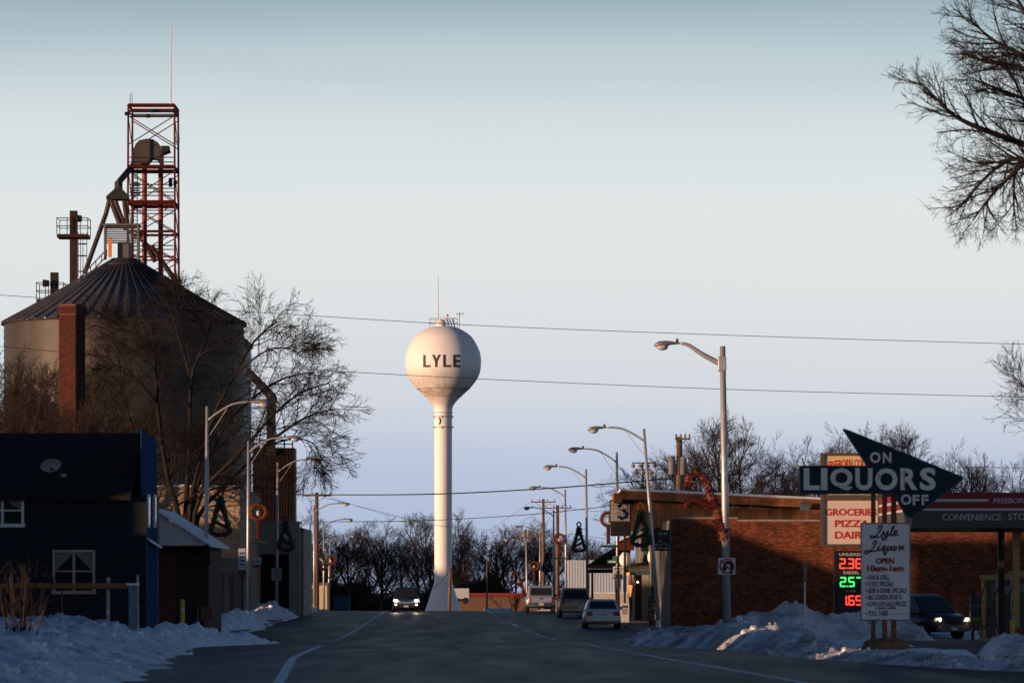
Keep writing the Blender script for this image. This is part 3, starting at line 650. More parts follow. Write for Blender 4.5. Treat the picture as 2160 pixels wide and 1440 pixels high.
def sash_window(x0, y0, x1, y1, Y, par, curtain=True, tr=trim):
    fr = .10; X0, X1, Z0, Z1 = PX(x0, Y), PX(x1, Y), PZ(y1, Y), PZ(y0, Y)
    m = MB().box(X0, X0+fr, Y-.08, Y, Z0, Z1).box(X1-fr, X1, Y-.08, Y, Z0, Z1).box(X0+fr, X1-fr, Y-.08, Y, Z1-fr, Z1).box(X0-.04, X1+.04, Y-.12, Y, Z0-fr*.6, Z0+fr*.7)
    wnd = m.build('window', tr, par)
    xm, zm = (X0+X1)/2, (Z0+Z1)/2
    MB().box(xm-.05, xm+.05, Y-.07, Y-.012, Z0+fr*.7, Z1-fr).build('mullion', tr, wnd)
    for a, b in ((X0+fr, xm-.05), (xm+.05, X1-fr)):
        MB().box(a, b, Y-.06, Y-.012, zm-.03, zm+.03).build('sash_bar', tr, wnd)
        for c, d in ((Z0+fr*.7, zm-.03), (zm+.03, Z1-fr)):
            MB().add([(a, Y-.025, c), (b, Y-.025, c), (b, Y-.025, d), (a, Y-.025, d)], [(0, 1, 2, 3)]).build('pane', pane_m, wnd)
    if curtain:
        for s_, xa, xb in ((1, X0+fr, xm), (-1, xm, X1-fr)):
            tp = Z1-fr; q = [(xa, tp), (xb, tp), (xb if s_ < 0 else xa, zm)] if s_ > 0 else [(xa, tp), (xb, tp), (xb, zm)]
            MB().prism(q, Y-.012, Y-.005).build('curtain', lace, wnd)
    return wnd
pane_m = bpy.data.materials.new('thin_pane'); pane_m.use_nodes = True
pn = pane_m.node_tree; pb = pn.nodes['Principled BSDF']; pb.inputs['Base Color'].default_value = (.02, .03, .03, 1); pb.inputs['Roughness'].default_value = .05; pb.inputs['Alpha'].default_value = .35
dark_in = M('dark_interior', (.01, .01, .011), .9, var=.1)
MB().box(PX(-38, HYF), PX(49, HYF), HYF-.034, HYF-.031, PZ(1106, HYF), PZ(1046, HYF)).build('room_dark', dark_in, hs)
sash_window(-40, 1044, 51, 1108, HYF-.035, hs)
MB().box(PX(113, HYF), PX(199, HYF), HYF-.034, HYF-.031, PZ(1247, HYF), PZ(1161, HYF)).build('room_dark', dark_in, hs)
sash_window(111, 1159, 201, 1249, HYF-.035, hs, tr=M('worn_brown_trim', (.42, .31, .25), .7, var=.3))
# dish
d = thing('satellite_dish', 'round grey satellite dish on a pipe on the dark roof', 'satellite dish', at(110, 1040, 163.0))
dm = M('dish_grey', (.24, .22, .22), .6, var=.1)
m = MB(); N = 20
c0 = at(107, 981, 162.2)
for r_, dep in ((.001, .09), (.16, .07), (.30, .03), (.395, 0)):
    for i in range(N):
        t = 2*PI*i/N; m.v.append((c0.x+r_*math.cos(t), c0.y+dep-.18*r_*math.sin(t)*.6, c0.z+r_*math.sin(t)*.64+.12*r_*math.cos(t)))
for i in range(3):
    for j in range(N): m.f.append((i*N+j, i*N+(j+1) % N, (i+1)*N+(j+1) % N, (i+1)*N+j))
m.build('reflector', dm, d, True)
MB().tube([at(107, 988, 162.2), at(111, 1000, 162.4), at(111, 1030, 162.6)], .03, 6).build('mast', dark_metal, d)
MB().tube([at(110, 1004, 162.4), at(90, 1026, 162.3)], .02, 5).build('strut', dark_metal, d)
MB().tube([at(106, 985, 162.1), at(133, 1002, 161.4)], .015, 5).build('feed_arm', dark_metal, d)
MB().obox(at(134, 1002, 161.4), (.19, .16, .11), .2).build('receiver', M('beige_plastic', (.42, .36, .3), .6), d, bevel=.02)
ch_m = M('chimney_brick', (.055, .012, .007), .9, var=.35, scale=3, island=.3)
chm = thing('brick_chimney', 'tall square red brick chimney rising behind the dark house', 'chimney', (PX(152, 215), 215, zg(215)))
cx_ = PX(152, 215); chrot = -.42
ctop = PZ(662, 215); wch = .96
MB().obox((cx_, 215, (ctop+zg(215))/2), (wch, wch, ctop-zg(215)), chrot).build('shaft', M('mortar', (.11, .06, .045), .9), chm)
m = MB(); bh = .085; nrow = int((ctop-5)/bh)
mrot = Matrix.Translation((cx_, 215, 0)) @ Matrix.Rotation(chrot, 4, 'Z')
for i in range(nrow):
    z = 5+i*bh
    for side in range(2):
        for j in range(5):
            o = (.11 if i % 2 else 0); u0 = -wch/2+(j-.5)*.22+o; u1 = min(u0+.205, wch/2); u0 = max(u0, -wch/2)
            if u1-u0 < .04: continue
            if side == 0: q = [(u0, -wch/2-.012), (u1, -wch/2-.012), (u1, -wch/2+.02), (u0, -wch/2+.02)]
            else: q = [(wch/2+.012, u0), (wch/2+.012, u1), (wch/2-.02, u1), (wch/2-.02, u0)]
            P = [mrot @ Vector((a, b, zz)) for zz in (z+.006, z+bh-.006) for a, b in q]
            m.add(P, [(0, 1, 5, 4), (4, 5, 6, 7), (0, 3, 2, 1), (1, 2, 6, 5), (3, 0, 4, 7)])
m.build('brickwork', ch_m, chm, kind='stuff')
MB().obox((cx_, 215, ctop+.18), (wch+.14, wch+.14, .36), chrot).build('cap_course', ch_m, chm)
MB().obox((cx_, 215, ctop+.42), (wch+.02, wch+.02, .12), chrot).build('cap_top', M('mortar', (.11, .06, .045)), chm)

# porch building with white gable
GY = 176.0
pg = thing('porch_shop', 'low dark shop with white panelled gable porch and snowy roof', 'shop', (PX(380, GY), GY, zg(GY)))
xr_, xl_, zr, ze = PX(325, GY), PX(432, GY), PZ(1074, GY), PZ(1140, GY)
sidew = M('white_gable_panel', (.62, .62, .64), .6, var=.08, obj=.05)
n = 20
for i in range(n):
    a = -1+2*i/n; b = -1+2*(i+1)/n; hw = xl_-xr_
    za = zr+(ze-zr)*abs(a); zc_ = zr+(ze-zr)*abs(b); zl = PZ(1141.5, GY)
    X_a, X_b = xr_+a*hw+.008, xr_+b*hw-.008
    MB().prism([(X_a, zl), (X_b, zl), (X_b, max(zc_-.06, zl+.02)), (X_a, max(za-.06, zl+.02))], GY-.03, GY).build('panel', sidew, pg)
MB().box(xr_-hw-.05, xl_+.05, GY-.06, GY-.002, PZ(1149, GY), PZ(1141.6, GY)).build('fascia', trim, pg)
for s_ in (1, -1):
    MB().prism([(xr_, zr), (xr_, zr+.09), (xr_+s_*(hw+.28), ze-.16), (xr_+s_*(hw+.28), ze-.25)], GY-.25, GY+11).build('roof', snow_clean, pg)
MB().box(PX(300, GY), PX(440, GY+3), GY+3, GY+11, zg(GY)-.2, PZ(1148, GY)-.02).build('wall', M('dark_brown_board', (.05, .026, .018), .8, var=.4, scale=2), pg)
dr = MB().box(PX(331, GY+3), PX(371, GY+3), GY+2.93, GY+2.99, zg(GY)-.1, PZ(1165, GY+3)).build('door', M('red_brown_door', (.12, .035, .02), .7, var=.3), pg)
MB().tube([(PX(330, GY+3), GY+2.8, PZ(1180, GY+3)), (PX(330, GY+3), GY+2.8, PZ(1240, GY+3)), (PX(327, GY+3), GY+2.7, PZ(1247, GY+3))], .045, 6).build('downpipe', M('pale_blue_metal', (.3, .36, .42), .5), pg)
MB().box(PX(438, GY+1), PX(445, GY+1), GY+.8, GY+.95, PZ(1192, GY), PZ(1150, GY)).build('hanging_sign', dark_metal, pg)

# block building with lit wall
WY = 243.0
bbn = thing('block_building', 'tan concrete block building with snow along its parapet behind the bare tree', 'building', (PX(415, WY), WY, zg(WY)))
bx0, bx1, bz0, bz1 = PX(300, WY), PX(506, WY), zg(WY)-.2, PZ(1026, WY)
MB().box(bx0, bx1, WY+.02, WY+20, bz0, bz1).build('wall', M('block_mortar', (.30, .23, .17), .9, var=.2), bbn)
blm = M('tan_block', (.42, .30, .20), .85, var=.12, scale=3, obj=.10)
bw, bhh = .58, .27
proto = MB().box(.008, bw-.008, -.025, .04, .008, bhh-.008)
pm = _mesh('block', proto.v, proto.f, blm, False)
nr = 0; z = PZ(1176, WY)
zz0 = z
row = 0
while z+bhh <= bz1+.01:
    x = bx0-(bw/2 if row % 2 else 0)
    while x < bx1-.1:
        if x >= bx0-.01 and x+bw <= bx1+.01: share('block', pm, bbn, (x, WY+.02, z))
        x += bw
    z += bhh; row += 1
MB().box(bx0, bx1, WY-.03, WY+.015, bz0, zz0-.005).build('shaded_wall_base', M('shaded_block_grey', (.13, .13, .13), .8, var=.2), bbn)  # shade on the lower wall, put into the colour of a grey band
m = MB(); nn = 60
for i in range(nn+1):
    x = bx0-.1+(bx1-bx0+.2)*i/nn; h = .12+.10*noise.noise(Vector((x*1.3, 0, 4)))
    m.v += [(x, WY-.12, bz1-.01), (x, WY-.10, bz1+h*.8), (x, WY+.3, bz1+h), (x, WY+.5, bz1-.01)]
for i in range(nn):
    for j in range(3): m.f.append((4*i+j, 4*i+j+1, 4*i+5+j, 4*i+4+j))
m.build('snow_cap', snow_clean, bbn, True)

# board fence
FY = 226.0
fe = thing('board_fence', 'upright weathered board fence below the tan block building', 'fence', (PX(470, FY), FY, zg(FY)))
fm = M('weathered_board', (.15, .12, .10), .85, var=.3, scale=3, obj=.35, stretch=(3, 3, .5))
x = PX(418, FY); fb = .235
proto = MB().box(.006, fb-.006, -.02, .02, 0, 1); pmf = _mesh('board', proto.v, proto.f, fm, False)
while x < PX(521, FY):
    share('board', pmf, fe, (x, FY+R.uniform(-.012, .012), zg(FY)), sc=(1, 1, PZ(1211+R.uniform(-2, 2), FY)-zg(FY))); x += fb
for y in (1225, 1275): MB().box(PX(418, FY), x, FY+.03, FY+.08, PZ(y+3, FY), PZ(y, FY)).build('rail', fm, fe)

# shop with dark garage doorway, and red clad tower behind
GR = 262.0
gs = thing('garage_shop', 'beige flat-fronted shop with a wide dark doorway', 'shop', (PX(565, GR), GR, zg(GR)))
bei = M('beige_stucco', (.27, .26, .21), .85, var=.12, scale=1)
gx0, gx1 = PX(508, GR), PX(632, GR)
gt = PZ(1104, GR)
d0, d1, dt = PX(533, GR), PX(610, GR), PZ(1168, GR)
MB().box(gx0, d0, GR, GR+.4, zg(GR)-.3, gt).box(d1, gx1, GR, GR+.4, zg(GR)-.3, gt).box(d0, d1, GR, GR+.4, dt, gt).build('front_wall', bei, gs)
MB().box(gx0, gx1, GR+5, GR+16, zg(GR)-.3, gt-.2).build('rear_wall', bei, gs)
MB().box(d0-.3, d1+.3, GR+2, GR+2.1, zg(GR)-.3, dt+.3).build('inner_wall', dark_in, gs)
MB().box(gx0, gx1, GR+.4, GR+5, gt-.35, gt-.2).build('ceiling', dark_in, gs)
MB().box(PX(610, GR), PX(632, GR), GR-.25, GR-.003, zg(GR)-.3, gt+.15).build('pilaster', bei, gs)
MB().box(gx0-.05, gx1+.1, GR-.12, GR+.5, gt+.002, gt+.12).build('coping', M('coping_grey', (.2, .2, .2)), gs)
rc = thing('clad_tower', 'dark red sheet-clad tower with a roof railing above the beige shop', 'tower', (PX(578, 300), 300, zg(300)))
rcl = M('dark_red_sheet', (.014, .0035, .003), .6, .1, var=.3, scale=1, stretch=(3, 3, .3))
MB().box(PX(533, 300), PX(621, 300), 300, 303, zg(300), PZ(944, 300)).build('wall', rcl, rc)
for i in range(15):
    x = PX(533, 300)+(PX(621, 300)-PX(533, 300))*(i+.5)/15
    MB().box(x-.025, x+.025, 299.95, 299.998, PZ(1110, 300), PZ(944, 300)).build('seam_rib', rcl, rc)
for x in (533, 555, 578, 600, 617): MB().tube([at(x, 944, 300.2), at(x, 927, 300.2)], .05, 4).build('rail_post', dark_metal, rc)
for y in (927, 936): MB().tube([at(533, y, 300.2), at(619, y, 300.2)], .04, 4).build('handrail', dark_metal, rc)
# signs there
s = thing('shop_sign', 'white shop sign with blue lettering over the dark doorway', 'sign', at(540, 1200, 255))
MB().box(PX(527, 255), PX(551, 255), 254.95, 255.05, PZ(1189, 255), PZ(1175, 255)).build('board', M('sign_white', (.6, .62, .66), .5, var=.05), s)
text('der Bed', 529, 1178, 549, 1187, 254.945, M('sign_blue', (.03, .06, .2), .5), s, shear=.2)
MB().box(PX(528, 255), PX(550, 255), 254.96, 255.04, PZ(1197, 255), PZ(1190.5, 255)).build('lower_strip', M('sign_red', (.25, .05, .05), .5), s)
s = thing('shop_sign', 'pale blue upright sign panel on a post by the board fence', 'sign', at(510, 1290, 224))
MB().box(PX(503, 224), PX(518, 224), 223.95, 224.05, PZ(1201, 224), PZ(1156, 224)).build('panel', M('sign_pale_blue', (.34, .42, .55), .5, var=.1), s)
for y in (1164, 1172, 1180, 1188): MB().box(PX(505, 224), PX(516, 224), 223.93, 223.948, PZ(y+3.5, 224), PZ(y, 224)).build('printed_line', M('sign_blue', (.03, .06, .2)), s)
MB().tube([(PX(511, 224), 224.1, zg(224)), (PX(511, 224), 224.1, PZ(1156, 224))], .05, 6).build('post', dark_metal, s)
MB().box(PX(503, 224), PX(519, 224), 223.9, 224.1, PZ(1216, 224), PZ(1202, 224)).build('box', M('brown_box', (.06, .04, .03)), s)

# far left buildings past the crest
fb_ = thing('far_shed', 'small sunlit yellow shed with a dark roof beyond the beige shop', 'shed', (PX(655, 430), 430, zg(430)))
MB().box(PX(625, 430), PX(690, 430), 430, 436, zg(430)-.2, PZ(1233, 430)).build('wall', M('yellow_board', (.62, .50, .30), .8, var=.1), fb_)
MB().box(PX(622, 430), PX(693, 430), 429.6, 436.4, PZ(1233, 430)+.003, PZ(1228, 430)).build('roof', M('grey_roof', (.12, .12, .12)), fb_)
MB().box(PX(656, 430), PX(664, 430), 429.94, 429.99, PZ(1274, 430), PZ(1240, 430)).build('door', dark_metal, fb_)
s = thing('diamond_sign', 'pale diamond-shaped road sign in front of the yellow shed', 'road sign', at(638, 1285, 420))
c = at(638, 1247, 420); MB().prism([(c.x-.42, c.z), (c.x, c.z-.42), (c.x+.42, c.z), (c.x, c.z+.42)], 419.97, 420).build('plate', M('sign_cream', (.7, .6, .45)), s)
MB().tube([(c.x, 420.05, zg(420)), (c.x, 420.05, c.z+.3)], .04, 5).build('post', galv, s)
s = thing('dumpster', 'blue steel dumpster standing in the dark beyond the crest', 'dumpster', at(720, 1290, 365))
MB().box(PX(704, 365), PX(737, 365), 365, 366.3, zg(365)+.15, PZ(1258, 365)).build('body', M('dumpster_blue', (.03, .06, .16)), s, bevel=.03)
MB().box(PX(703, 365), PX(738, 365), 364.95, 366.35, PZ(1258, 365)+.003, PZ(1255, 365)).build('lid', dark_metal, s)
for x in (708, 733): MB().box(PX(x-2, 365), PX(x+2, 365), 365.1, 365.3, zg(365), zg(365)+.149).build('skid', dark_metal, s)

# street furniture left
b = thing('bollard', 'yellow bollard standing in the snow by the dark shop', 'bollard', (PX(385, 152), 152, zg(152)))
MB().tube([(PX(385, 152), 152, zg(152)), (PX(385, 152), 152, PZ(1263, 152))], .075, 12).build('post', M('yellow_paint', (.62, .36, .03), .5, var=.15), b, True)
MB().tube([(PX(385, 152), 152, PZ(1287, 152)), (PX(385, 152), 152, PZ(1283, 152))], .078, 12).build('band', trim, b)
b = thing('waste_bin', 'square brown waste bin on a stem near the first kerb lamp', 'waste bin', (PX(436, 170), 170, zg(170)))
MB().box(PX(424, 170), PX(450, 170), 169.8, 170.25, PZ(1306, 170), PZ(1279, 170)).build('box', M('bin_brown', (.14, .075, .045), .7), b, bevel=.03)
MB().box(PX(431, 170), PX(441, 170), 169.9, 170.1, zg(170), PZ(1306, 170)-.002).build('stem', M('bin_brown', (.14, .075, .045)), b)
b = thing('wheelie_bin', 'black wheeled bin in the dark shop entrance', 'bin', (PX(408, 172), 172, zg(172)))
MB().prism([(PX(396, 172), zg(172)+.08), (PX(414, 172), zg(172)+.08), (PX(416, 172), PZ(1280, 172)), (PX(394, 172), PZ(1280, 172))], 172, 172.5).build('body', black, b)
MB().box(PX(393, 172), PX(417, 172), 171.95, 172.55, PZ(1280, 172)+.002, PZ(1277, 172)).build('lid', black, b)
for x in (398, 412): MB().tube([(PX(x, 172)-.03, 172.45, zg(172)+.1), (PX(x, 172)+.03, 172.45, zg(172)+.1)], .1, 10).build('wheel', black, b)
# near rail fence
rf = thing('rail_fence', 'low brown rail fence on posts crossing before the dark house', 'fence', (PX(140, 128), 128, zg(128)))
MB().tube([at(-60, 1235, 128), at(272, 1235, 128)], .085, 8).build('rail', M('orange_brown_rail', (.30, .12, .035), .7, var=.2), rf)
MB().tube([(PX(228, 128.3), 128.3, zg(128)), at(228, 1217, 128.3)], .055, 8).build('post', M('birch_pale', (.5, .42, .36), .8, var=.6, scale=6), rf)
MB().box(PX(272, 128), PX(290, 128), 127.9, 128.2, zg(128), PZ(1234, 128)).build('end_post', M('blue_grey_post', (.16, .22, .28), .7), rf)
MB().box(PX(268, 128), PX(292, 128), 127.8, 128.3, PZ(1234, 128)+.002, PZ(1229, 128)).build('snow_cap', snow_clean, rf)
MB().tube([(PX(291, 128.4), 128.4, zg(128)), at(290, 1212, 128.4)], .04, 6).build('post', M('birch_pale', (.5, .42, .36)), rf)
for x in (66, 86, 131): MB().tube([(PX(x, 129), 129, zg(128)), at(x, 1244, 129)], .025, 5).build('stake', M('stake_wood', (.18, .08, .05)), rf)

# ------------------------------------------------------------------ street lamps
def lamp(curved, H, arm, headl=.95, r0=.11, r1=.065):
    t = thing('street_lamp', 'x', 'street lamp')
    MB().tube([(0, 0, 0), (0, 0, H*.5), (0, 0, H)], [r0, (r0+r1)/2, r1], 12).build('pole', galv, t, True)
    MB().lathe([(r0*2, 0), (r0*2, .06), (r0*1.3, .12), (r0*1.1, .45)], (0, 0, 0), 12).build('base', galv, t)
    if curved:
        pts = [(-r1*.5, 0, H-.55), (-arm*.25, 0, H-.25), (-arm*.55, 0, H+.05), (-arm*.8, 0, H+.16), (-arm, 0, H+.19)]
        MB().tube(resample(pts, 12), [.045]*12, 8).build('arm', galv, t, True)
        MB().tube(resample([(-r1*.5, 0, H-1.25), (-arm*.22, 0, H-.75), (-arm*.5, 0, H-.02)], 8), [.012]*8, 5).build('brace', galv, t)
    else:
        pts = [(-r1*.5, 0, H-.62), (-arm*.5, 0, H-.25), (-arm*.8, 0, H+.05), (-arm, 0, H+.12)]
        MB().tube(resample(pts, 12), list(np.linspace(.1, .045, 12)), 8).build('arm', galv, t, True)
        MB().box(-.18, .12, -.14, .14, H-.85, H-.35).build('clamp', galv, t, bevel=.03)
    z0 = H+(.19 if curved else .12)
    m = MB(); N = 12; st = [(0, .05, 0), (.12, .075, .0), (.35, .13, .005), (.6, .185, -.01), (.8, .19, -.03), (.93, .13, -.05), (1, .01, -.06)]
    for f, r_, dz in st:
        for j in range(N):
            a = 2*PI*j/N; m.v.append((-arm-f*headl, r_*math.cos(a), z0+dz+(r_*.62 if math.sin(a) > 0 else r_*.42)*math.sin(a)))
    for i in range(len(st)-1):
        for j in range(N): m.f.append((i*N+j, (i+1)*N+j, (i+1)*N+(j+1) % N, i*N+(j+1) % N))
    m.build('lamp_head', M('lamp_head_grey', (.25, .24, .235), .5, .4, var=.12), t, True)
    MB().ball((-arm-headl*.68, 0, z0-.09), .17, 12, (1.3, .95, .85)).build('lens', clear, t, True)
    MB().tube([(-arm-headl*.12, 0, z0+.03), (-arm-headl*.12, 0, z0+.16)], .05, 8).build('photocell', dark_metal, t)
    return t
gl = 'street lamps along the main street'
big = lamp(False, 10.2, 1.5, .95, .15, .1); gz = zg(152)
big.location = (PX(1534, 152), 152, gz); big.rotation_euler = (0, math.radians(-.9), 0); big['label'] = 'tall thick grey street lamp with the no U-turn plate'; big['group'] = gl
big.scale = (1, 1, (PZ(730, 152)-gz)/10.2)
base_l = lamp(True, 9.2, 1.75)
LAMPS = [  # pole px at base, px at top, top py, Y, side, label
    (1390, 1358, 903, 204, 1, 'leaning street lamp beside the green tinsel tree by the gift shop sign'),
    (1304, 1301, 953, 236, 1, 'street lamp carrying the speed limit sign'),
    (1240, 1236, 989, 268, 1, 'street lamp behind the white sedan with a snow-dotted tinsel tree'),
    (1195, 1192, 1032, 317, 1, 'unlit grey street lamp above the tan minivan, wreath to its side'),
    (1167, 1168, 1075, 380, 1, 'street lamp behind the pickup between the two crossarm poles'),
    (1139, 1139, 1114, 450, 1, 'pale street lamp just beyond the pickup roof'),
    (1112, 1110, 1140, 520, 1, 'smallest street lamp on the side of the parked cars, candy cane below'),
    (434, 437, 857, 180, -1, 'street lamp with tinsel tree before the tan block wall'),
    (523, 524, 930, 219, -1, 'street lamp at the end of the board fence'),
    (583, 586, 975, 260, -1, 'street lamp with a square panel before the dark doorway'),
    (683, 683, 1099, 390, -1, 'slim street lamp just past the thick wood utility pole'),
    (691, 697, 1131, 455, -1, 'most distant street lamp on the snowy side')]
for i, (pb_, pt, py, Y, side, lab) in enumerate(LAMPS):
    o = base_l if i == 0 else copy_tree(base_l)
    o.location = (PX(pb_, Y), Y, zg(Y)); hgt = PZ(py, Y)-zg(Y)
    o.scale = (1, 1, hgt/9.2); lean = math.atan2(PX(pt, Y)-PX(pb_, Y), hgt)
    o.rotation_euler = (0, lean if side > 0 else -lean, 0 if side > 0 else PI); o['label'] = lab; o['group'] = gl

# ------------------------------------------------------------------ tinsel decorations on the lamps
green_t = M('green_tinsel', (.012, .05, .028), .6, var=.4, scale=9); red_t = M('red_tinsel', (.075, .009, .008), .5, var=.4, scale=9)
white_t = M('pale_tinsel', (.55, .5, .45), .5, var=.2); gold_t = M('orange_tinsel', (.15, .045, .012), .5, var=.4, scale=9)
def garland(pts, r_, dens=55, closed=False, seed=0):
    g = random.Random(seed); m = MB(); pts = [Vector(p) for p in pts]
    if closed: pts = pts+[pts[0]]
    L = sum((b-a).length for a, b in zip(pts, pts[1:])); m.tube(pts, r_*.55, 6)
    for a, b in zip(pts, pts[1:]):
        n = max(1, int((b-a).length*dens))
        for i in range(n):
            p = a.lerp(b, g.random()); d = Vector((g.gauss(0, 1), g.gauss(0, 1), g.gauss(0, 1))).normalized(); q = d.orthogonal().normalized()*r_*.22
            m.add([p-q, p+q, p+d*r_*g.uniform(.8, 1.35)], [(0, 1, 2)])
    return m
def deco_tree():
    t = thing('tinsel_tree', 'x', 'decoration'); W_, H_ = .42, 1.5
    MB_ = garland([(-W_, 0, .1), (-W_*.62, 0, .62), (-W_*.3, 0, 1.15), (-.07, 0, 1.55), (.07, 0, 1.55), (W_*.3, 0, 1.15), (W_*.62, 0, .62), (W_, 0, .1)], .19, 150, seed=1); MB_.build('tree_outline', green_t, t)
    garland([(-W_, 0, .08), (-W_*.4, 0, -.04), (W_*.4, 0, -.04), (W_, 0, .08)], .16, 120, seed=2).build('red_base', red_t, t)
    for k, (a, b) in enumerate((((-.28, 0, .28), (.2, 0, .52)), ((-.2, 0, .62), (.16, 0, .86)), ((-.12, 0, .98), (.08, 0, 1.2)))):
        garland([a, b], .14, 120, seed=3+k).build('swirl', red_t if k != 1 else white_t, t)
    garland([(.14*math.cos(2*PI*i/8), 0, 1.78+.17*math.sin(2*PI*i/8)) for i in range(8)], .09, 110, True, 8).build('star_loop', gold_t, t)
    MB().tube([(0, 0, 1.45), (.5, .0, 1.45)], .02, 5).build('bracket', dark_metal, t)
    return t
def deco_wreath():
    t = thing('tinsel_candle_wreath', 'x', 'decoration')
    garland([(.36*math.cos(2*PI*i/16), 0, 1.55+.36*math.sin(2*PI*i/16)) for i in range(16)], .16, 130, True, 1).build('wreath', gold_t, t)
    garland([(0, 0, .25), (0, 0, 1.2)], .17, 90, seed=2).build('candle', red_t, t)
    garland([(-.4, 0, .12), (.4, 0, .12)], .11, 90, seed=3).build('green_base', green_t, t)
    MB().ball((0, 0, 1.5), .09, 8, (1, 1, 1.6)).build('flame', white_t, t)
    MB().tube([(0, 0, 1.2), (.5, 0, 1.2)], .02, 5).build('bracket', dark_metal, t)
    return t
def deco_cane():
    t = thing('tinsel_candy_cane', 'x', 'decoration')
    path = resample([(.4, 0, 0), (.18, 0, .75), (-.02, 0, 1.35), (-.14, 0, 1.75), (-.34, 0, 1.98), (-.62, 0, 1.92), (-.7, 0, 1.62)], 15)
    for i in range(14): garland([path[i], path[i+1]], .21, 150, seed=i).build('stripe', red_t if i % 2 else M('cane_stripe', (.17, .06, .028), .5), t)
    path = resample([(.1, 0, 0.9), (-.3, 0, 1.15), (-.62, 0, 1.2), (-.75, 0, .95)], 6)
    for i in range(5): garland([path[i], path[i+1]], .18, 140, seed=20+i).build('bow', red_t, t)
    MB().tube([(.35, 0, .3), (.6, 0, .3)], .02, 5).build('bracket', dark_metal, t)
    return t
prot = {'t': deco_tree(), 'w': deco_wreath(), 'c': deco_cane()}; used = set()
DEC = [('t', 1352, 1150, 1060, 204, 1, 'green tinsel tree with orange loop on the leaning lamp'), ('w', 1283, 1158, 1080, 236, 1, 'orange tinsel wreath over a red candle by the speed limit lamp'),
       ('t', 1221, 1162, 1100, 268, 1, 'dark tinsel tree seen against the open sky'), ('w', 1180, 1182, 1126, 317, 1, 'tinsel wreath with red candle above the tan minivan'),
       ('t', 1154, 1205, 1157, 380, 1, 'small tinsel tree between the pickup poles'), ('w', 1127, 1232, 1184, 450, 1, 'tiny tinsel wreath with red candle over the pickup'),
       ('c', 1098, 1262, 1207, 500, 1, 'small red and white tinsel cane left of the pickup'), ('t', 465, 1128, 1030, 180, -1, 'green and red tinsel tree before the tan block wall'),
       ('w', 545, 1150, 1063, 219, -1, 'tinsel wreath with red candle before the red clad tower'), ('t', 603, 1160, 1088, 260, -1, 'tinsel tree over the corner of the beige shop'),
       ('t', 677, 1200, 1148, 385, -1, 'dark tinsel tree beside the wood utility pole'), ('w', 698, 1222, 1172, 452, -1, 'tiny orange wreath on the most distant snowy-side lamp'),
       ('c', 1500, 1142, 998, 151, 1, 'large red and orange tinsel candy cane on the tall grey lamp')]
for kd, px, yb, yt, Y, side, lab in DEC:
    o = prot[kd] if kd not in used else copy_tree(prot[kd]); used.add(kd)
    Hh = {'t': 2.02, 'w': 1.98, 'c': 2.05}[kd]; sc = (PZ(yt, Y)-PZ(yb, Y))/Hh
    o.location = (PX(px, Y), Y-.15, PZ(yb, Y)+.05*sc); o.scale = (sc, sc, sc); o.rotation_euler = (0, 0, 0 if side > 0 else PI); o['label'] = lab; o['group'] = 'tinsel decorations on the street lamps'

# ------------------------------------------------------------------ signs on poles
NY = 151.6
s = thing('no_u_turn_sign', 'square white no U-turn plate on the tall grey lamp', 'road sign', at(1533, 1211, NY))
MB().box(PX(1515, NY), PX(1551, NY), NY-.02, NY+.02, PZ(1211, NY), PZ(1176, NY)).build('plate', M('sign_white', (.6, .62, .66)), s)
c = at(1533, 1193.5, NY); redp = M('sign_red_paint', (.42, .02, .03), .5, var=.05); blk = M('sign_black_paint', (.015, .015, .015), .5, var=0)
m = MB(); N = 36
for i in range(N):
    a = 2*PI*i/N
    for r_ in (.215, .27): m.v.append((c.x+r_*math.cos(a), NY-.03, c.z+r_*math.sin(a)))
m.f = [(2*i, (2*i+2) % (2*N), (2*i+3) % (2*N), 2*i+1) for i in range(N)]; m.build('red_ring', redp, s)
pts = [(1543, 1208), (1543, 1194)]+[(1535.5+7.5*math.cos(t), 1193-8*math.sin(t)) for t in np.linspace(.1, PI-.1, 8)]+[(1528, 1197)]
ribbon(MB(), pts, .085, NY-.024, .006).build('u_turn_arrow', blk, s)
MB().prism([(PX(1521, NY), PZ(1196, NY)), (PX(1535, NY), PZ(1196, NY)), (PX(1528, NY), PZ(1206, NY))], NY-.031, NY-.025).build('arrow_head', blk, s)
ribbon(MB(), [(1521, 1182), (1545, 1205)], .05, NY-.033, .006).build('red_slash', redp, s)
PY_ = 235.6
s = thing('speed_limit_sign', 'white speed limit sign reading 30 on a lamp by the gift shop', 'road sign', at(1303, 1222, PY_))
MB().box(PX(1293, PY_), PX(1315, PY_), PY_-.02, PY_+.02, PZ(1222, PY_), PZ(1194, PY_)).build('plate', M('sign_white', (.6, .62, .66)), s)
text('SPEED', 1295, 1196.5, 1313, 1202, PY_-.022, blk, s, bold=.01); text('LIMIT', 1297, 1203.5, 1311, 1208.5, PY_-.022, blk, s, bold=.01)
text('30', 1295.5, 1210, 1312.5, 1220, PY_-.022, blk, s, bold=.03)
MB().box(PX(1299, PY_), PX(1309.5, PY_), PY_-.02, PY_+.02, PZ(1240, PY_), PZ(1223, PY_)).build('back_plate', galv, s)
s = thing('street_name_sign', 'green street name plates on the speed limit lamp', 'street sign', at(1290, 1188, 236))
MB().box(PX(1280, 236), PX(1301, 236), 235.4, 235.43, PZ(1188, 236), PZ(1180, 236)).build('plate', M('sign_green', (.01, .12, .08), .5, var=.1), s)
MB().obox((PX(1297, 236), 236.3, PZ(1176, 236)), (.02, 1.0, .2), .2).build('cross_plate', M('sign_green', (.01, .12, .08)), s)
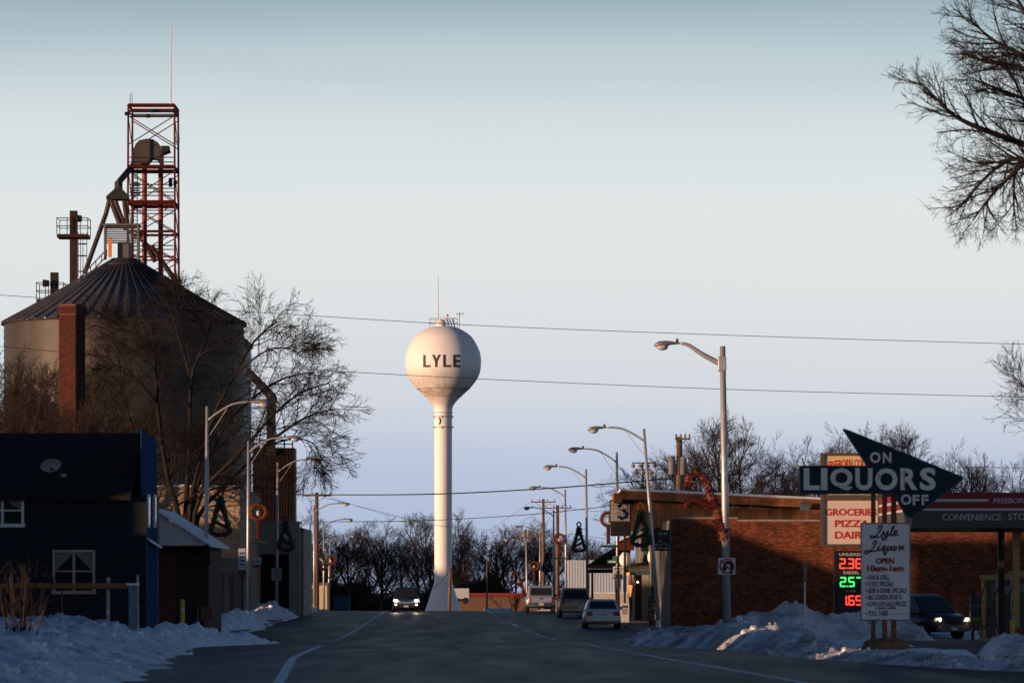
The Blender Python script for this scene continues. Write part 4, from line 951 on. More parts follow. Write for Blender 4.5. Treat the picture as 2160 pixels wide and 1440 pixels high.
MB().box(PX(1283, 236), PX(1298, 236), 235.38, 235.398, PZ(1185.5, 236), PZ(1182.5, 236)).build('lettering', trim, s)
s = thing('lamp_panel', 'square grey panel fixed to the lamp before the dark doorway', 'sign', at(583, 1224, 259.8))
for x0, x1 in ((573, 579.5), (587, 594)): MB().box(PX(x0, 259.8), PX(x1, 259.8), 259.7, 259.76, PZ(1224, 259.8), PZ(1197, 259.8)).build('plate', M('panel_grey', (.3, .27, .27)), s)
MB().box(PX(573, 259.8), PX(594, 259.8), 259.77, 259.8, PZ(1224, 259.8), PZ(1197, 259.8)).build('back_plate', M('panel_grey', (.3, .27, .27)), s)
s = thing('edge_on_sign', 'stop sign seen edge-on on a thin post by the snow', 'road sign', (PX(1698, 146), 146, zg(146)))
m = MB(); cc = at(1699, 1205, 146)
m.prismx([(146+.33*1.3*math.cos(PI/8+PI/4*i), cc.z+.36*math.sin(PI/8+PI/4*i)) for i in range(8)], cc.x-.012, cc.x+.012)
o = m.build('plate', M('sign_back_grey', (.2, .2, .2), .5, .4), s); 
MB().box(cc.x-.05, cc.x+.05, 145.9, 146.0, cc.z-.36, cc.z+.36).build('plate_edge', M('sign_back_grey', (.2, .2, .2)), s)
MB().tube([(cc.x-.02, 146.05, zg(146)), (cc.x-.02, 146.05, cc.z+.36)], .035, 6).build('post', galv, s)

# ------------------------------------------------------------------ utility poles and wires
def upole(label, px, py, Y, arms, lean=0, r0=.15, fixtures=(), base_px=None):
    t = thing('utility_pole', label, 'utility pole', (PX(base_px or px, Y), Y, zg(Y)), 'wooden utility poles')
    MB().tube([(PX(base_px or px, Y), Y, zg(Y)-.3), (PX(px, Y), Y, PZ(py, Y))], [r0*1.25, r0*.85], 10).build('pole', wood_pole, t, True)
    for (x0, x1, y) in arms:
        MB().box(PX(x0, Y), PX(x1, Y), Y-.3, Y-.17, PZ(y+1.5, Y), PZ(y+1.5, Y)+.11).build('crossarm', wood_pole, t)
        for x in np.linspace(x0+2, x1-2, 4): MB().lathe([(.04, 0), (.07, .05), (.05, .12), (.07, .16), (.02, .24)], (PX(x, Y), Y-.235, PZ(y+1.5, Y)+.11), 8).build('insulator', M('insulator_grey', (.3, .3, .3), .3), t)
        MB().tube([(PX(px, Y), Y-.15, PZ(y+13, Y)), (PX(x0+(px-x0)*.35, Y), Y-.2, PZ(y+1.5, Y))], .02, 4).build('arm_brace', galv, t)
        MB().tube([(PX(px, Y), Y-.15, PZ(y+13, Y)), (PX(x1-(x1-px)*.35, Y), Y-.2, PZ(y+1.5, Y))], .02, 4).build('arm_brace', galv, t)
    for (x, y, w_, h_) in fixtures:
        c = at(x, y, Y); MB().lathe([(.01, -h_/2), (w_, -h_/2), (w_, h_/2-.05), (w_*1.08, h_/2-.04), (w_*1.08, h_/2), (.01, h_/2+.06)], (c.x, Y-.1, c.z), 14).build('transformer', M('transformer_grey', (.42, .44, .46), .5, .2), t, True)
    return t
upole('thick wood utility pole with crossarm and lamp on the snowy side', 668, 1038, 340, [(638, 699, 1045)], r0=.17)
la = copy_tree(base_l); la['label'] = 'street lamp arm reaching from the wood utility pole'; la.location = (PX(663, 338), 338, zg(338)); la.scale = (1.05, 1, (PZ(1066, 338)-zg(338))/9.2); la.rotation_euler = (0, 0, PI); la['group'] = gl
upole('brown utility pole with crossarm behind the pickup', 1146, 1052, 413, [(1120, 1172, 1058)])
upole('grey utility pole with crossarm rising between pickup and minivan', 1176, 1065, 395, [(1149, 1205, 1071)], r0=.17)
upole('short distant utility pole with two crossarms over the street', 1110, 1116, 560, [(1085, 1136, 1123), (1087, 1133, 1131)], r0=.14, fixtures=((1106, 1124, .25, .8), (1114, 1125, .25, .8)))
upole('wood utility pole with transformers behind the lit plank wall', 1433, 921, 250, [(1424, 1456, 926)], r0=.2, fixtures=((1417, 981, .2, 1.05), (1441, 983, .19, 1.0)))
upole('thin bare pole standing before the low brown building', 1027, 1184, 540, [], r0=.11)
upole('dark bare pole in front of the water tower foot', 950, 1195, 345, [], r0=.12, base_px=947)
wires = thing
def wire(label, pts, r_=.012, sag=None):
    P = resample([at(*p) for p in pts], 28)
    MB().tube(P, r_, 5).single('power_line', wire_m, label, 'power line', 'overhead lines crossing the street')
wire('upper thin line passing the water tower railing', [(-30, 620, 215), (300, 643, 215), (600, 662, 215), (1000, 686, 215), (1600, 709, 215), (2200, 727, 215)], .016)
wire('lower thin line crossing the tank of the water tower', [(-30, 728, 215), (300, 756, 215), (715, 783, 215), (1100, 803, 215), (1600, 823, 215), (2200, 838, 215)], .016)
wire('thick twisted cable between the two large wood poles', [(600, 1042, 340), (668, 1043, 340), (900, 1042, 310), (1150, 1030, 285), (1433, 1007, 250)], .045)
wire('cable below the twisted one crossing to the plank wall', [(668, 1100, 340), (880, 1098, 340), (1100, 1086, 320), (1250, 1071, 280), (1360, 1058, 226)], .028)
wire('fine line over the far trees from pole to pole', [(690, 1050, 338), (800, 1078, 400), (930, 1108, 500), (1085, 1120, 560)], .015)
wire('second fine line over the far trees', [(698, 1050, 338), (830, 1088, 420), (960, 1114, 520), (1088, 1126, 560)], .015)
wire('faint line reaching the brown crossarm pole', [(880, 1132, 560), (1000, 1130, 540), (1120, 1058, 413)], .014)
wire('faint line reaching the grey crossarm pole', [(840, 1140, 560), (1010, 1139, 540), (1152, 1071, 395)], .014)
wire('low line to the dark tinsel tree against the sky', [(1136, 1130, 560), (1200, 1126, 400), (1290, 1138, 270)], .014)
wire('drooping cable tied to the dark bare pole', [(800, 1240, 345), (900, 1241, 345), (925, 1231, 345), (947, 1205, 345)], .022)
wire('line from the brown crossarm pole toward the roof sign', [(1146, 1060, 413), (1220, 1074, 320), (1300, 1080, 268)], .014)
wire('pair of far lines over the canopy at the frame edge', [(1600, 1005, 330), (1900, 984, 330), (2200, 988, 330)], .016)
fl = thing('floodlight_mast', 'slim mast with two rows of round sports floodlights', 'floodlight mast', (PX(1356, 520), 520, zg(520)))
MB().tube([(PX(1356, 520), 520, zg(520)), (PX(1356, 520), 520, PZ(974, 520))], [.2, .1], 8).build('mast', dark_metal, fl)
for y, x0, x1, n in ((976, 1333, 1383, 4), (990, 1340, 1376, 3)):
    MB().tube([at(x0, y, 520), at(x1, y, 520)], .07, 5).build('crossbar', dark_metal, fl)
    for x in np.linspace(x0+2, x1-2, n): MB().ball(at(x, y+6, 519.6), .3, 10, (1, .8, .85)).build('floodlight', M('flood_tan', (.30, .25, .22), .4), fl, True)

# ------------------------------------------------------------------ brick building and plank upper storey
BWY = 215.0
brick_m = M('red_brick', (.17, .048, .020), .85, var=.4, scale=1.1, island=.5)
bb = thing('brick_building', 'long red brown brick building wall behind the fuel lot', 'building', (PX(1700, BWY), BWY, zg(BWY)))
segs = [(1415, 1557, 1094), (1557, 1850, 1099), (1850, 2500, 1112)]
zb = zg(BWY)-.2
mort = M('brick_mortar', (.05, .035, .028), .9, var=.3)
m = MB(); g = random.Random(5); bw_, bh_ = .215, .078
for (a, b, t) in segs:
    X0_, X1_, Zt = PX(a, BWY), PX(b, BWY), PZ(t, BWY)
    MB().box(X0_, X1_-.001, BWY, BWY+8, zb, Zt).build('wall', mort, bb)
    MB().box(X0_-.03, X1_-.032, BWY-.07, BWY+.4, Zt+.002, Zt+.09).build('coping', M('coping_stone', (.25, .22, .2), .8, var=.3), bb)
    nrow = int((Zt-zb)/bh_)
    for i in range(nrow):
        x = X0_-(bw_/2 if i % 2 else 0); z = Zt-(i+1)*bh_
        while x < min(X1_, 28):
            x0, x1 = max(x+.006, X0_), min(x+bw_-.006, X1_)
            if x1-x0 > .03:
                d = .012+g.random()*.012
                m.add([(x0, BWY-d, z+.006), (x1, BWY-d, z+.006), (x1, BWY-d, z+bh_-.006), (x0, BWY-d, z+bh_-.006), (x0, BWY, z+.006), (x1, BWY, z+.006), (x1, BWY, z+bh_-.006), (x0, BWY, z+bh_-.006)],
                      [(0, 1, 2, 3), (3, 2, 6, 7), (0, 4, 5, 1), (0, 3, 7, 4), (1, 5, 6, 2)])
            x += bw_
m.build('brickwork', brick_m, bb, kind='stuff')
xa = lambda Y: PX(1415, 215)-.022*(Y-215)
MB().add([(xa(215), 215.01, zb), (xa(250), 250, zb), (xa(250), 250, PZ(1096, 215)), (xa(215), 215.01, PZ(1096, 215)), (xa(215)+.3, 215.01, zb), (xa(250)+.3, 250, zb), (xa(250)+.3, 250, PZ(1096, 215)), (xa(215)+.3, 215.01, PZ(1096, 215))],
         [(0, 3, 2, 1), (3, 7, 6, 2), (4, 5, 6, 7)]).build('street_wall', M('grey_shopfront', (.15, .145, .14), .8, var=.15), bb)
UY = 224.0
ub = thing('plank_storey', 'upper storey clad in upright orange-brown planks with a snowy roof edge', 'building', (PX(1520, UY), UY, PZ(1110, UY)))
plank = M('orange_plank', (.36, .15, .06), .8, var=.3, scale=3, obj=.22, stretch=(4, 4, .35))
ux0, ux1 = PX(1338, UY), PX(1760, UY); uz0 = PZ(1112, UY)
def utop(x): return PZ(1056+(x-ux0)/(ux1-ux0)*14, UY)
pw = .235; x = ux0
pl = MB().box(.005, pw-.005, -.02, .03, 0, 1); plm = _mesh('plank', pl.v, pl.f, plank, False)
while x < ux1: share('plank', plm, ub, (x, UY+R.uniform(-.006, .006), uz0), sc=(1, 1, utop(x)-uz0)); x += pw
MB().box(ux0, ux1, UY+.04, UY+12, uz0, PZ(1072, UY)).build('wall', M('dark_board', (.06, .03, .02)), ub)
fas = M('orange_fascia', (.33, .12, .045), .8, var=.35, scale=2, obj=.2)
nf = 8; fx_0, fx_1 = PX(1312, UY-1), PX(1745, UY-1)
def ftop(x): return PZ(1034+(x-fx_0)/(fx_1-fx_0)*20, UY-1)
for i in range(nf):
    a, b = fx_0+(fx_1-fx_0)*i/nf, fx_0+(fx_1-fx_0)*(i+1)/nf-.012
    MB().prism([(a, ftop(a)-.44), (b, ftop(b)-.44), (b, ftop(b)), (a, ftop(a))], UY-1.03, UY-.97).build('fascia_panel', fas, ub)
MB().prism([(fx_0-.05, ftop(fx_0)+.003), (fx_1, ftop(fx_1)+.003), (fx_1, ftop(fx_1)+.12), (fx_0-.05, ftop(fx_0)+.12)], UY-1.1, UY+12).build('roof_edge', snow_clean, ub)
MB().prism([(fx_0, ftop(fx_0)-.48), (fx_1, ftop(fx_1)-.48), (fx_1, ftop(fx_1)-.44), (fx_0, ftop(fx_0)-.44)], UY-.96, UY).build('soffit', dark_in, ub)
MB().box(PX(1295, UY), PX(1312, UY)-.01, UY-.9, UY+5, PZ(1060, UY), PZ(1040, UY)).build('corner_return', fas, ub)
MB().box(PX(1687, UY-1.5), PX(1708, UY-1.5), UY-1.9, UY-1.4, PZ(1078, UY), PZ(1060, UY)).build('air_unit', M('unit_blue_grey', (.08, .10, .12), .6), ub, bevel=.03)

# corner shop front (vestibule) under the planks
VY = 236.0
vf = thing('gift_shop', 'grey sided gift shop front with awning and lit doorway', 'shop front', (PX(1365, VY), VY, zg(VY)))
gsd = M('grey_lap_siding', (.24, .235, .23), .75, var=.1)
zv = zg(VY)
vx0, vx1 = PX(1337, VY), PX(1412, VY)
MB().box(PX(1352, VY), vx1, VY+.05, VY+3, PZ(1185, VY), PZ(1082, VY)).build('upper_wall', gsd, vf)
k = MB(); z = PZ(1185, VY)
while z < PZ(1084, VY): k.add([(PX(1352, VY), VY+.045, z+.13), (vx1, VY+.045, z+.13), (vx1, VY+.02, z), (PX(1352, VY), VY+.02, z)], [(0, 3, 2, 1)]); z += .13
k.build('lap_siding', gsd, vf, kind='stuff')
MB().box(vx0, PX(1340, VY), VY, VY+3, zv, PZ(1205, VY)).box(PX(1354, VY), PX(1385, VY), VY, VY+3, zv, PZ(1205, VY)).build('lower_wall', M('cream_siding', (.30, .28, .25), .75), vf)
MB().box(PX(1386, VY), vx1, VY+.5, VY+3, zv, PZ(1205, VY)).build('dark_bay', dark_in, vf)
MB().box(PX(1340, VY)+.003, PX(1354, VY)-.003, VY+.4, VY+.5, zv, PZ(1205, VY)).build('door', M('dark_red_door', (.09, .02, .018), .5), vf)
MB().ball(at(1345, 1227, VY-.1), .05, 8).build('door_light', M('warm_lamp', (.9, .8, .6), .4, var=0, emit=((1, .82, .55), 6)), vf)
MB().prismx([(VY-1.6, PZ(1205, VY)), (VY-1.6, PZ(1205, VY)+.1), (VY, PZ(1186, VY)), (VY, PZ(1186, VY)-.12)], PX(1325, VY), PX(1416, VY)).build('awning', M('awning_grey', (.13, .125, .12), .85, var=.2), vf)
MB().box(PX(1325, VY), PX(1416, VY), VY-1.64, VY-1.6, PZ(1212, VY), PZ(1203, VY)).build('awning_fascia', M('fascia_teal', (.04, .08, .085), .6), vf)
MB().box(PX(1326, VY-1.5), PX(1331, VY-1.5), VY-1.58, VY-1.45, zv, PZ(1212, VY)-.002).build('awning_post', M('post_blue', (.1, .12, .15), .6), vf)
MB().box(PX(1357, VY), PX(1366, VY), VY-.03, VY+.04, PZ(1185, VY), PZ(1078, VY)).build('corner_board', M('teal_board', (.02, .09, .08), .6), vf)
MB().prism([(PX(1320, VY-.4), PZ(1130, VY)), (PX(1338, VY-.4), PZ(1124, VY)), (PX(1338, VY-.4), PZ(1160, VY)), (PX(1305, VY-.4), PZ(1160, VY)), (PX(1305, VY-.4), PZ(1141, VY))], VY-.5, VY-.4).build('red_gable', M('dark_red_board', (.08, .018, .014), .8), vf)
ribbon(MB(), [(1302, 1141.5), (1332, 1127)], .09, VY-.52, .1).build('gable_trim', trim, vf)
def snow_lump(px0, px1, y0, y1, Y, lab):
    m = MB(); c = at((px0+px1)/2, (y0+y1)/2, Y); rx_, rz = PX(px1, Y)-c.x, c.z-PZ(y1, Y); n = 14
    m.ball((0, 0, 0), 1, n)
    m.v = [(c.x+x*rx_*(1+.25*noise.noise(Vector((x*1.3, z*1.3, px0)))), Y+y*.45, c.z+(abs(z)**.8*(1 if z > 0 else -1))*rz*(1+.2*noise.noise(Vector((x*2, z*2, px0+3))))) for x, y, z in m.v]
    m.single('snow_slab', snow_clean, lab, 'snow slab', None, True)
snow_lump(1306, 1332, 1163, 1196, VY-1.0, 'rounded slab of snow sliding off the dark porch roof')
snow_lump(1366, 1396, 1157, 1192, VY-1.1, 'slab of snow on the grey awning under the gift shop sign')
s = thing('gift_shop_sign', 'black hanging gift shop sign with pale lettering on the brick corner', 'sign', at(1394, 1160, 214))
MB().box(PX(1374, 214), PX(1413, 214), 213.9, 214.05, PZ(1161, 214), PZ(1117, 214)).build('board', M('sign_black', (.012, .011, .01), .5), s)
lt = M('sign_pale_gold', (.42, .36, .28), .5, var=.1)
text('FRAME', 1389, 1122, 1409, 1127.5, 213.895, lt, s); text('Shop', 1390, 1129, 1404, 1134, 213.895, M('sign_dull_gold', (.25, .16, .06)), s)
text("N'", 1391, 1137, 1397, 1143, 213.895, lt, s); text('Country Time', 1376, 1145, 1411, 1150.5, 213.895, lt, s); text('Gift Shoppe', 1376, 1152, 1411, 1158.5, 213.895, lt, s)
s = thing('lit_star', 'glowing orange star ornament with tail under the awning', 'ornament', at(1326, 1260, VY-1.7))
m = MB(); c = at(1325, 1209, VY-1.8)
for i in range(22):
    d = Vector((R.gauss(0, 1), R.gauss(0, .4), R.gauss(0, 1))).normalized(); q = d.orthogonal().normalized()*.025; m.add([c-q, c+q, c+d*R.uniform(.1, .22)], [(0, 1, 2)])
star_m = M('star_glow', (.8, .3, .08), .5, var=0, emit=((1, .32, .06), 1.1))
m.ball(c, .07, 8); m.build('burst', star_m, s)
MB().tube([at(1330, 1214, VY-1.8), at(1330, 1240, VY-1.8)], .05, 6).build('stem', M('copper_stem', (.3, .09, .03), .5, emit=((1, .25, .05), .1)), s)
MB().lathe([(.02, 0), (.1, .5), (.13, .62), (.02, .66)], at(1329.5, 1258, VY-1.8), 10).build('tail', star_m, s)
s = thing('roof_sign', 'glass-block sign box with a blue letter S by the plank storey', 'sign', at(1310, 1150, 225))
QY = 225.0
fr_ = M('sign_frame_dark', (.03, .022, .018), .6)
MB().box(PX(1286, QY), PX(1331, QY), QY, QY+.5, PZ(1102, QY), PZ(1054, QY)).build('box', fr_, s)
gbm = M('sign_glass_block', (.30, .30, .27), .35, var=.15, scale=4, obj=.12)
for i in range(6):
    for j in range(5):
        x0 = 1288+i*6.8; y0 = 1056.5+j*8.4; MB().box(PX(x0+.3, QY), PX(x0+6.5, QY), QY-.04, QY-.002, PZ(y0+8.1, QY), PZ(y0+.3, QY)).build('glass_block', gbm, s)
pts = [(1322, 1062), (1316, 1059), (1309, 1060), (1306, 1067), (1310, 1073), (1317, 1077), (1322, 1083), (1319, 1090), (1311, 1093), (1304, 1089)]
ribbon(MB(), pts, .16, QY-.045, .03).build('letter', M('sign_deep_blue', (.02, .05, .2), .4), s)
ribbon(MB(), [(1309, 1072), (1314, 1070), (1321, 1069)], .07, QY-.08, .02).build('pink_swoosh', M('sign_pink', (.65, .38, .3), .5), s)
MB().box(PX(1288, QY), PX(1331, QY), QY+.002, QY+.4, PZ(1130, QY), PZ(1102, QY)-.002).build('lower_box', M('sign_void', (.012, .011, .011), .6), s)
MB().box(PX(1331.3, QY), PX(1338, QY), QY-.05, QY+.6, PZ(1120, QY), PZ(1052, QY)).build('side_post', M('sign_post_brown', (.10, .045, .03), .7), s)
for a in (1304, 1318): MB().tube([at(a, 1130, QY+.2), at(a, 1290, QY+.2)], .06, 6).build('leg', dark_metal, s)
# gabled canopy with soffit further on
cp = thing('gable_canopy', 'dark gabled canopy roof with brown timber beam over the shed', 'canopy', at(1290, 1290, 262))
KY = 262.0
MB().add([at(1238, 1192, KY), at(1268, 1171, KY), at(1330, 1135, KY), at(1330, 1141, KY), at(1268, 1178, KY), at(1241, 1197, KY), at(1238, 1192, KY+8), at(1268, 1171, KY+8), at(1330, 1135, KY+8), at(1330, 1141, KY+8), at(1268, 1178, KY+8), at(1241, 1197, KY+8)],
         [(0, 5, 4, 1), (1, 4, 3, 2), (0, 1, 7, 6), (1, 2, 8, 7), (5, 11, 10, 4), (4, 10, 9, 3), (0, 6, 11, 5)]).build('roof', M('canopy_roof_dark', (.035, .03, .028), .9, var=.4, scale=3), cp)
MB().prism([(at(a, b, KY+1).x, at(a, b, KY+1).z) for a, b in ((1244, 1192), (1268, 1178), (1330, 1142), (1330, 1196), (1244, 1196))], KY+1, KY+1.2).build('gable_board', M('gable_brown', (.045, .025, .015), .8, var=.4), cp)
MB().box(PX(1243, KY), PX(1330, KY), KY-.1, KY+.15, PZ(1199, KY), PZ(1190, KY)).build('beam', M('timber_beam', (.16, .075, .03), .8, var=.3), cp)
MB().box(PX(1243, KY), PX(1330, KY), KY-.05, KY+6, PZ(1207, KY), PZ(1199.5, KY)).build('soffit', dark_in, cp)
for x in (1247, 1298): MB().box(PX(x, KY), PX(x+5, KY), KY, KY+.2, zg(KY), PZ(1207, KY)-.003).build('post', M('timber_beam', (.16, .075, .03)), cp)
sh = thing('metal_shed', 'pale blue ribbed metal shed under the dark canopy', 'shed', (PX(1255, 330), 330, zg(330)))
shm = M('pale_blue_sheet', (.50, .58, .66), .5, .1, var=.06)
MB().box(PX(1198, 330), PX(1330, 330), 330, 350, zg(330)-.3, PZ(1181, 330)).build('wall', shm, sh)
m = MB(); x = PX(1199, 330)
while x < PX(1330, 330): m.box(x, x+.05, 329.97, 329.999, PZ(1250, 330), PZ(1182, 330)); x += .22
m.build('sheet_ribs', shm, sh, kind='stuff')
MB().box(PX(1244, 330), PX(1330, 330), 329.9, 329.96, PZ(1251.5, 330), PZ(1248.5, 330)).build('ledge', trim, sh)
MB().box(PX(1244, 330), PX(1330, 330), 329.9, 329.96, zg(330)-.2, PZ(1252, 330)).build('lower_wall', M('pale_wall', (.45, .43, .40), .8, var=.1), sh)
s = thing('sandwich_board', 'white open sign board standing on the kerb beside the sedan', 'sign', (PX(1318, 225), 225, zg(225)))
MB().box(PX(1308, 225), PX(1327, 225), 224.9, 224.94, zg(225)+.1, PZ(1271, 225)).build('panel', M('board_white', (.5, .5, .48), .6), s)
text('OPEN', 1311, 1276, 1324, 1282, 224.895, blk, s, bold=.03)
for y in (1284, 1288, 1292): MB().box(PX(1312, 225), PX(1323, 225), 224.885, 224.898, PZ(y+2, 225), PZ(y, 225)).build('printed_line', blk, s)
MB().obox((PX(1318, 225), 225.2, zg(225)+.5), (.42, .03, 1), 0, -.35).build('rear_leg', M('board_white', (.5, .5, .48)), s)
for x in (1309, 1325): MB().box(PX(x, 225), PX(x+1.6, 225), 224.91, 224.95, zg(225), zg(225)+.099).build('foot', galv, s)
# small conifer by the corner
cf = thing('potted_conifer', 'narrow dark potted conifer by the brick corner', 'plant', (PX(1379, 212), 212, zg(212)))
MB().lathe([(.2, 0), (.27, .4), (.24, .42)], (PX(1379, 212), 212, zg(212)), 14).build('pot', M('pot_clay', (.12, .06, .04)), cf)
m = MB()
for i in range(420):
    t = R.random(); r_ = .30*(1-t)**.8+.03; a = R.uniform(0, 2*PI); c = Vector((PX(1379, 212)+r_*math.cos(a), 212+r_*math.sin(a), zg(212)+.45+t*1.6)); d = Vector((math.cos(a), math.sin(a), R.uniform(-.2, .7)))*.16; q = Vector((-math.sin(a), math.cos(a), 0))*.05
    m.add([c-q, c+q, c+d], [(0, 1, 2)])
m.build('foliage', M('conifer', (.02, .035, .02), .9, var=.3), cf)

# ------------------------------------------------------------------ fuel station canopy, pumps
CY = 150.0
ca = thing('fuel_canopy', 'red and grey fuel station canopy with convenience store lettering', 'canopy', (PX(2140, CY), CY, zg(CY)))
ft, fmid, fbm_ = PZ(1038, CY), PZ(1077, CY), PZ(1113, CY)
cxl = PX(1923, CY); cxr = cxl+11
redm = M('canopy_red', (.20, .012, .016), .5, var=.1); gry = M('canopy_grey', (.06, .06, .055), .5, var=.15)
cd = 10.5; sl_ = -.022*cd
def slab(z0, z1, mt, nm): MB().add([(cxl, CY, z0), (cxr, CY, z0), (cxr, CY+cd, z0), (cxl+sl_, CY+cd, z0), (cxl, CY, z1), (cxr, CY, z1), (cxr, CY+cd, z1), (cxl+sl_, CY+cd, z1)],
    [(0, 1, 5, 4), (1, 2, 6, 5), (2, 3, 7, 6), (3, 0, 4, 7), (4, 5, 6, 7), (3, 2, 1, 0)]).build(nm, mt, ca)
slab(fmid, ft, redm, 'red_fascia'); slab(fbm_, fmid-.003, gry, 'grey_fascia')
wst = M('canopy_white', (.5, .5, .48), .5, var=.06)
def zst(y): return PZ(y, CY)
for y0, y1, xa_, xb_ in ((1052, 1057.5, 1972, 2086), (1071.5, 1076.5, 1950, 2400)):
    MB().prism([(PX(xa_, CY), zst(y0)), (PX(xb_, CY), zst(y0)), (PX(xb_-2, CY), zst(y1)), (PX(xa_-8, CY), zst(y1))], CY-.03, CY-.003).build('white_stripe', wst, ca)
    MB().add([(cxl-.02, CY+.1, zst(y0)), (cxl+sl_-.02, CY+cd, zst(y0)), (cxl+sl_-.02, CY+cd, zst(y1)), (cxl-.02, CY+.1, zst(y1))], [(0, 1, 2, 3)]).build('white_stripe', wst, ca)
text('FREEBORN CO-OP', 2094, 1050, 2226, 1060.5, CY-.004, wst, ca, shear=.25, bold=.01)
text('CONVENIENCE', 1988, 1083, 2112, 1097, CY-.004, wst, ca, bold=.004); text('STORE', 2127, 1082, 2185, 1096, CY-.004, wst, ca, bold=.004)
for px, Y, mt in ((2112, 157, dark_metal), (2143.5, 153, M('tan_column', (.40, .26, .12), .6)), (2290, 152, dark_metal)):
    MB().box(PX(px, Y)-.11, PX(px, Y)+.11, Y-.11, Y+.11, zg(Y), fbm_-.003).build('column', mt, ca)
tan = M('pump_tan', (.42, .27, .12), .5, var=.1); pgrey = M('pump_grey', (.06, .065, .07), .5, var=.1)
def pump(px, ytop, Y, label):
    t = thing('fuel_pump', label, 'fuel pump', (PX(px, Y), Y, zg(Y)), 'tan and grey fuel pumps under the canopy'); X = PX(px, Y); zt = PZ(ytop, Y); z0 = zg(Y)
    MB().box(X-.55, X+.55, Y-.45, Y+.45, z0, z0+.14).build('plinth', M('kerb_concrete', (.28, .27, .26)), t)
    MB().box(X-.36, X+.36, Y-.28, Y+.28, z0+.14, z0+1.15).build('cabinet', pgrey, t, bevel=.03)
    MB().box(X-.34, X+.34, Y-.24, Y+.24, z0+1.15, zt-.22).build('upper_cabinet', pgrey, t)
    for s_ in (-1, 1): MB().box(X+s_*.44-.09, X+s_*.44+.09, Y-.2, Y+.2, z0+.14, zt-.2).build('side_post', tan, t, bevel=.03)
    MB().prism([(X-.62, zt), (X+.62, zt), (X+.54, zt-.19), (X-.54, zt-.19)], Y-.34, Y+.34).build('top_cap', tan, t)
    MB().box(X-.24, X+.24, Y-.262, Y-.241, zt-.75, zt-.45).build('display', glass, t)
    MB().tube(resample([(X-.4, Y-.3, zt-.35), (X-.62, Y-.4, zt-.9), (X-.55, Y-.42, z0+.5), (X-.36, Y-.38, z0+.75)], 14), .022, 6).build('hose', black, t)
    MB().tube([(X-.3, Y-.3, z0+1.0), (X-.3, Y-.36, z0+1.25), (X-.24, Y-.4, z0+1.32)], .03, 6).build('nozzle', black, t)
pump(2100, 1212, 166, 'tan fuel pump furthest along the island'); pump(2131, 1209, 160, 'tan fuel pump in the middle of the island'); pump(2164, 1204, 153.5, 'large tan fuel pump cut by the frame edge')
dp = thing('diesel_pump', 'dark blue diesel pump with green lettering and a looped hose', 'fuel pump', (PX(2061, 172), 172, zg(172))); X = PX(2061, 172)
MB().box(PX(2046, 172), PX(2076, 172), 171.7, 172.3, PZ(1312, 172), PZ(1256, 172)).build('cabinet', M('pump_navy', (.015, .02, .05), .4), dp, bevel=.02)
MB().box(PX(2049, 172), PX(2054, 172), 171.8, 172.2, zg(172), PZ(1312, 172)-.002).box(PX(2068, 172), PX(2073, 172), 171.8, 172.2, zg(172), PZ(1312, 172)-.002).build('legs_frame', dark_metal, dp)
MB().box(PX(2048, 172), PX(2076, 172), 171.66, 171.698, PZ(1311, 172), PZ(1300, 172)).build('green_band', M('pump_green', (.03, .10, .02), .5), dp)
text('DIESEL', 2050, 1302, 2074, 1308, 171.655, M('pump_lime', (.15, .35, .06), .5), dp); text('SELF SERVE', 2048, 1275, 2074, 1278, 171.695, M('pump_lime', (.15, .35, .06)), dp)
MB().tube(resample([(PX(2064, 172), 171.6, PZ(1312, 172)), (PX(2060, 172), 171.5, PZ(1330, 172)), (PX(2064, 172), 171.5, PZ(1338, 172)), (PX(2073, 172), 171.5, PZ(1330, 172)), (PX(2074, 172), 171.6, PZ(1312, 172))], 16), .025, 6).build('hose', black, dp)
b = thing('bollard', 'yellow guard bollard beside the big fuel pump', 'bollard', (PX(2135, 150.5), 150.5, zg(150)))
MB().tube([(PX(2135, 150.5), 150.5, zg(150)), (PX(2135, 150.5), 150.5, PZ(1306, 150.5))], .08, 10).build('post', M('yellow_paint', (.62, .36, .03)), b, True)
s = thing('bag_stack', 'stack of green and red de-icer bags at the pump island', 'bag stack', (PX(2152, 149.5), 149.5, zg(149)))
for i in range(3):
    MB().box(PX(2141, 149.5), PX(2166, 149.5), 149.2, 149.7, zg(149)+.02+i*.2, zg(149)+.2+i*.2).build('bag', M('bag_green', (.10, .16, .03), .5) if i < 2 else M('bag_red', (.28, .03, .02), .5), s, bevel=.07)

# ------------------------------------------------------------------ pylon sign with prices
PYY = 176.0
py = thing('pylon_sign', 'tall pylon sign with cream groceries panel and lit fuel prices', 'pylon sign', (PX(1793, PYY), PYY, zg(PYY)))
frm = M('pylon_frame', (.09, .07, .055), .6, .2, var=.2)
cream = M('sign_cream_panel', (.62, .46, .24), .45, var=.05); pinkw = M('sign_warm_white', (.62, .50, .42), .45, var=.04)
X = lambda p: PX(p, PYY); Z = lambda y: PZ(y, PYY)
MB().box(X(1731), X(1738), PYY-.2, PYY+.2, Z(1150), Z(955)).build('frame_post', frm, py); MB().box(X(1851), X(1866), PYY-.2, PYY+.2, zg(PYY), Z(955)).build('frame_post', frm, py)
for y0, y1 in ((955, 961), (1043.5, 1055), (1147, 1152)): MB().box(X(1738)+.003, X(1851)-.003, PYY-.19, PYY+.19, Z(y1), Z(y0)).build('frame_rail', frm, py)
MB().box(X(1738)+.003, X(1851)-.003, PYY-.12, PYY+.12, Z(1043.5)+.003, Z(961)-.003).build('upper_panel', cream, py)
MB().box(X(1738)+.003, X(1851)-.003, PYY-.12, PYY+.12, Z(1147)+.003, Z(1055)-.003).build('lower_panel', pinkw, py)
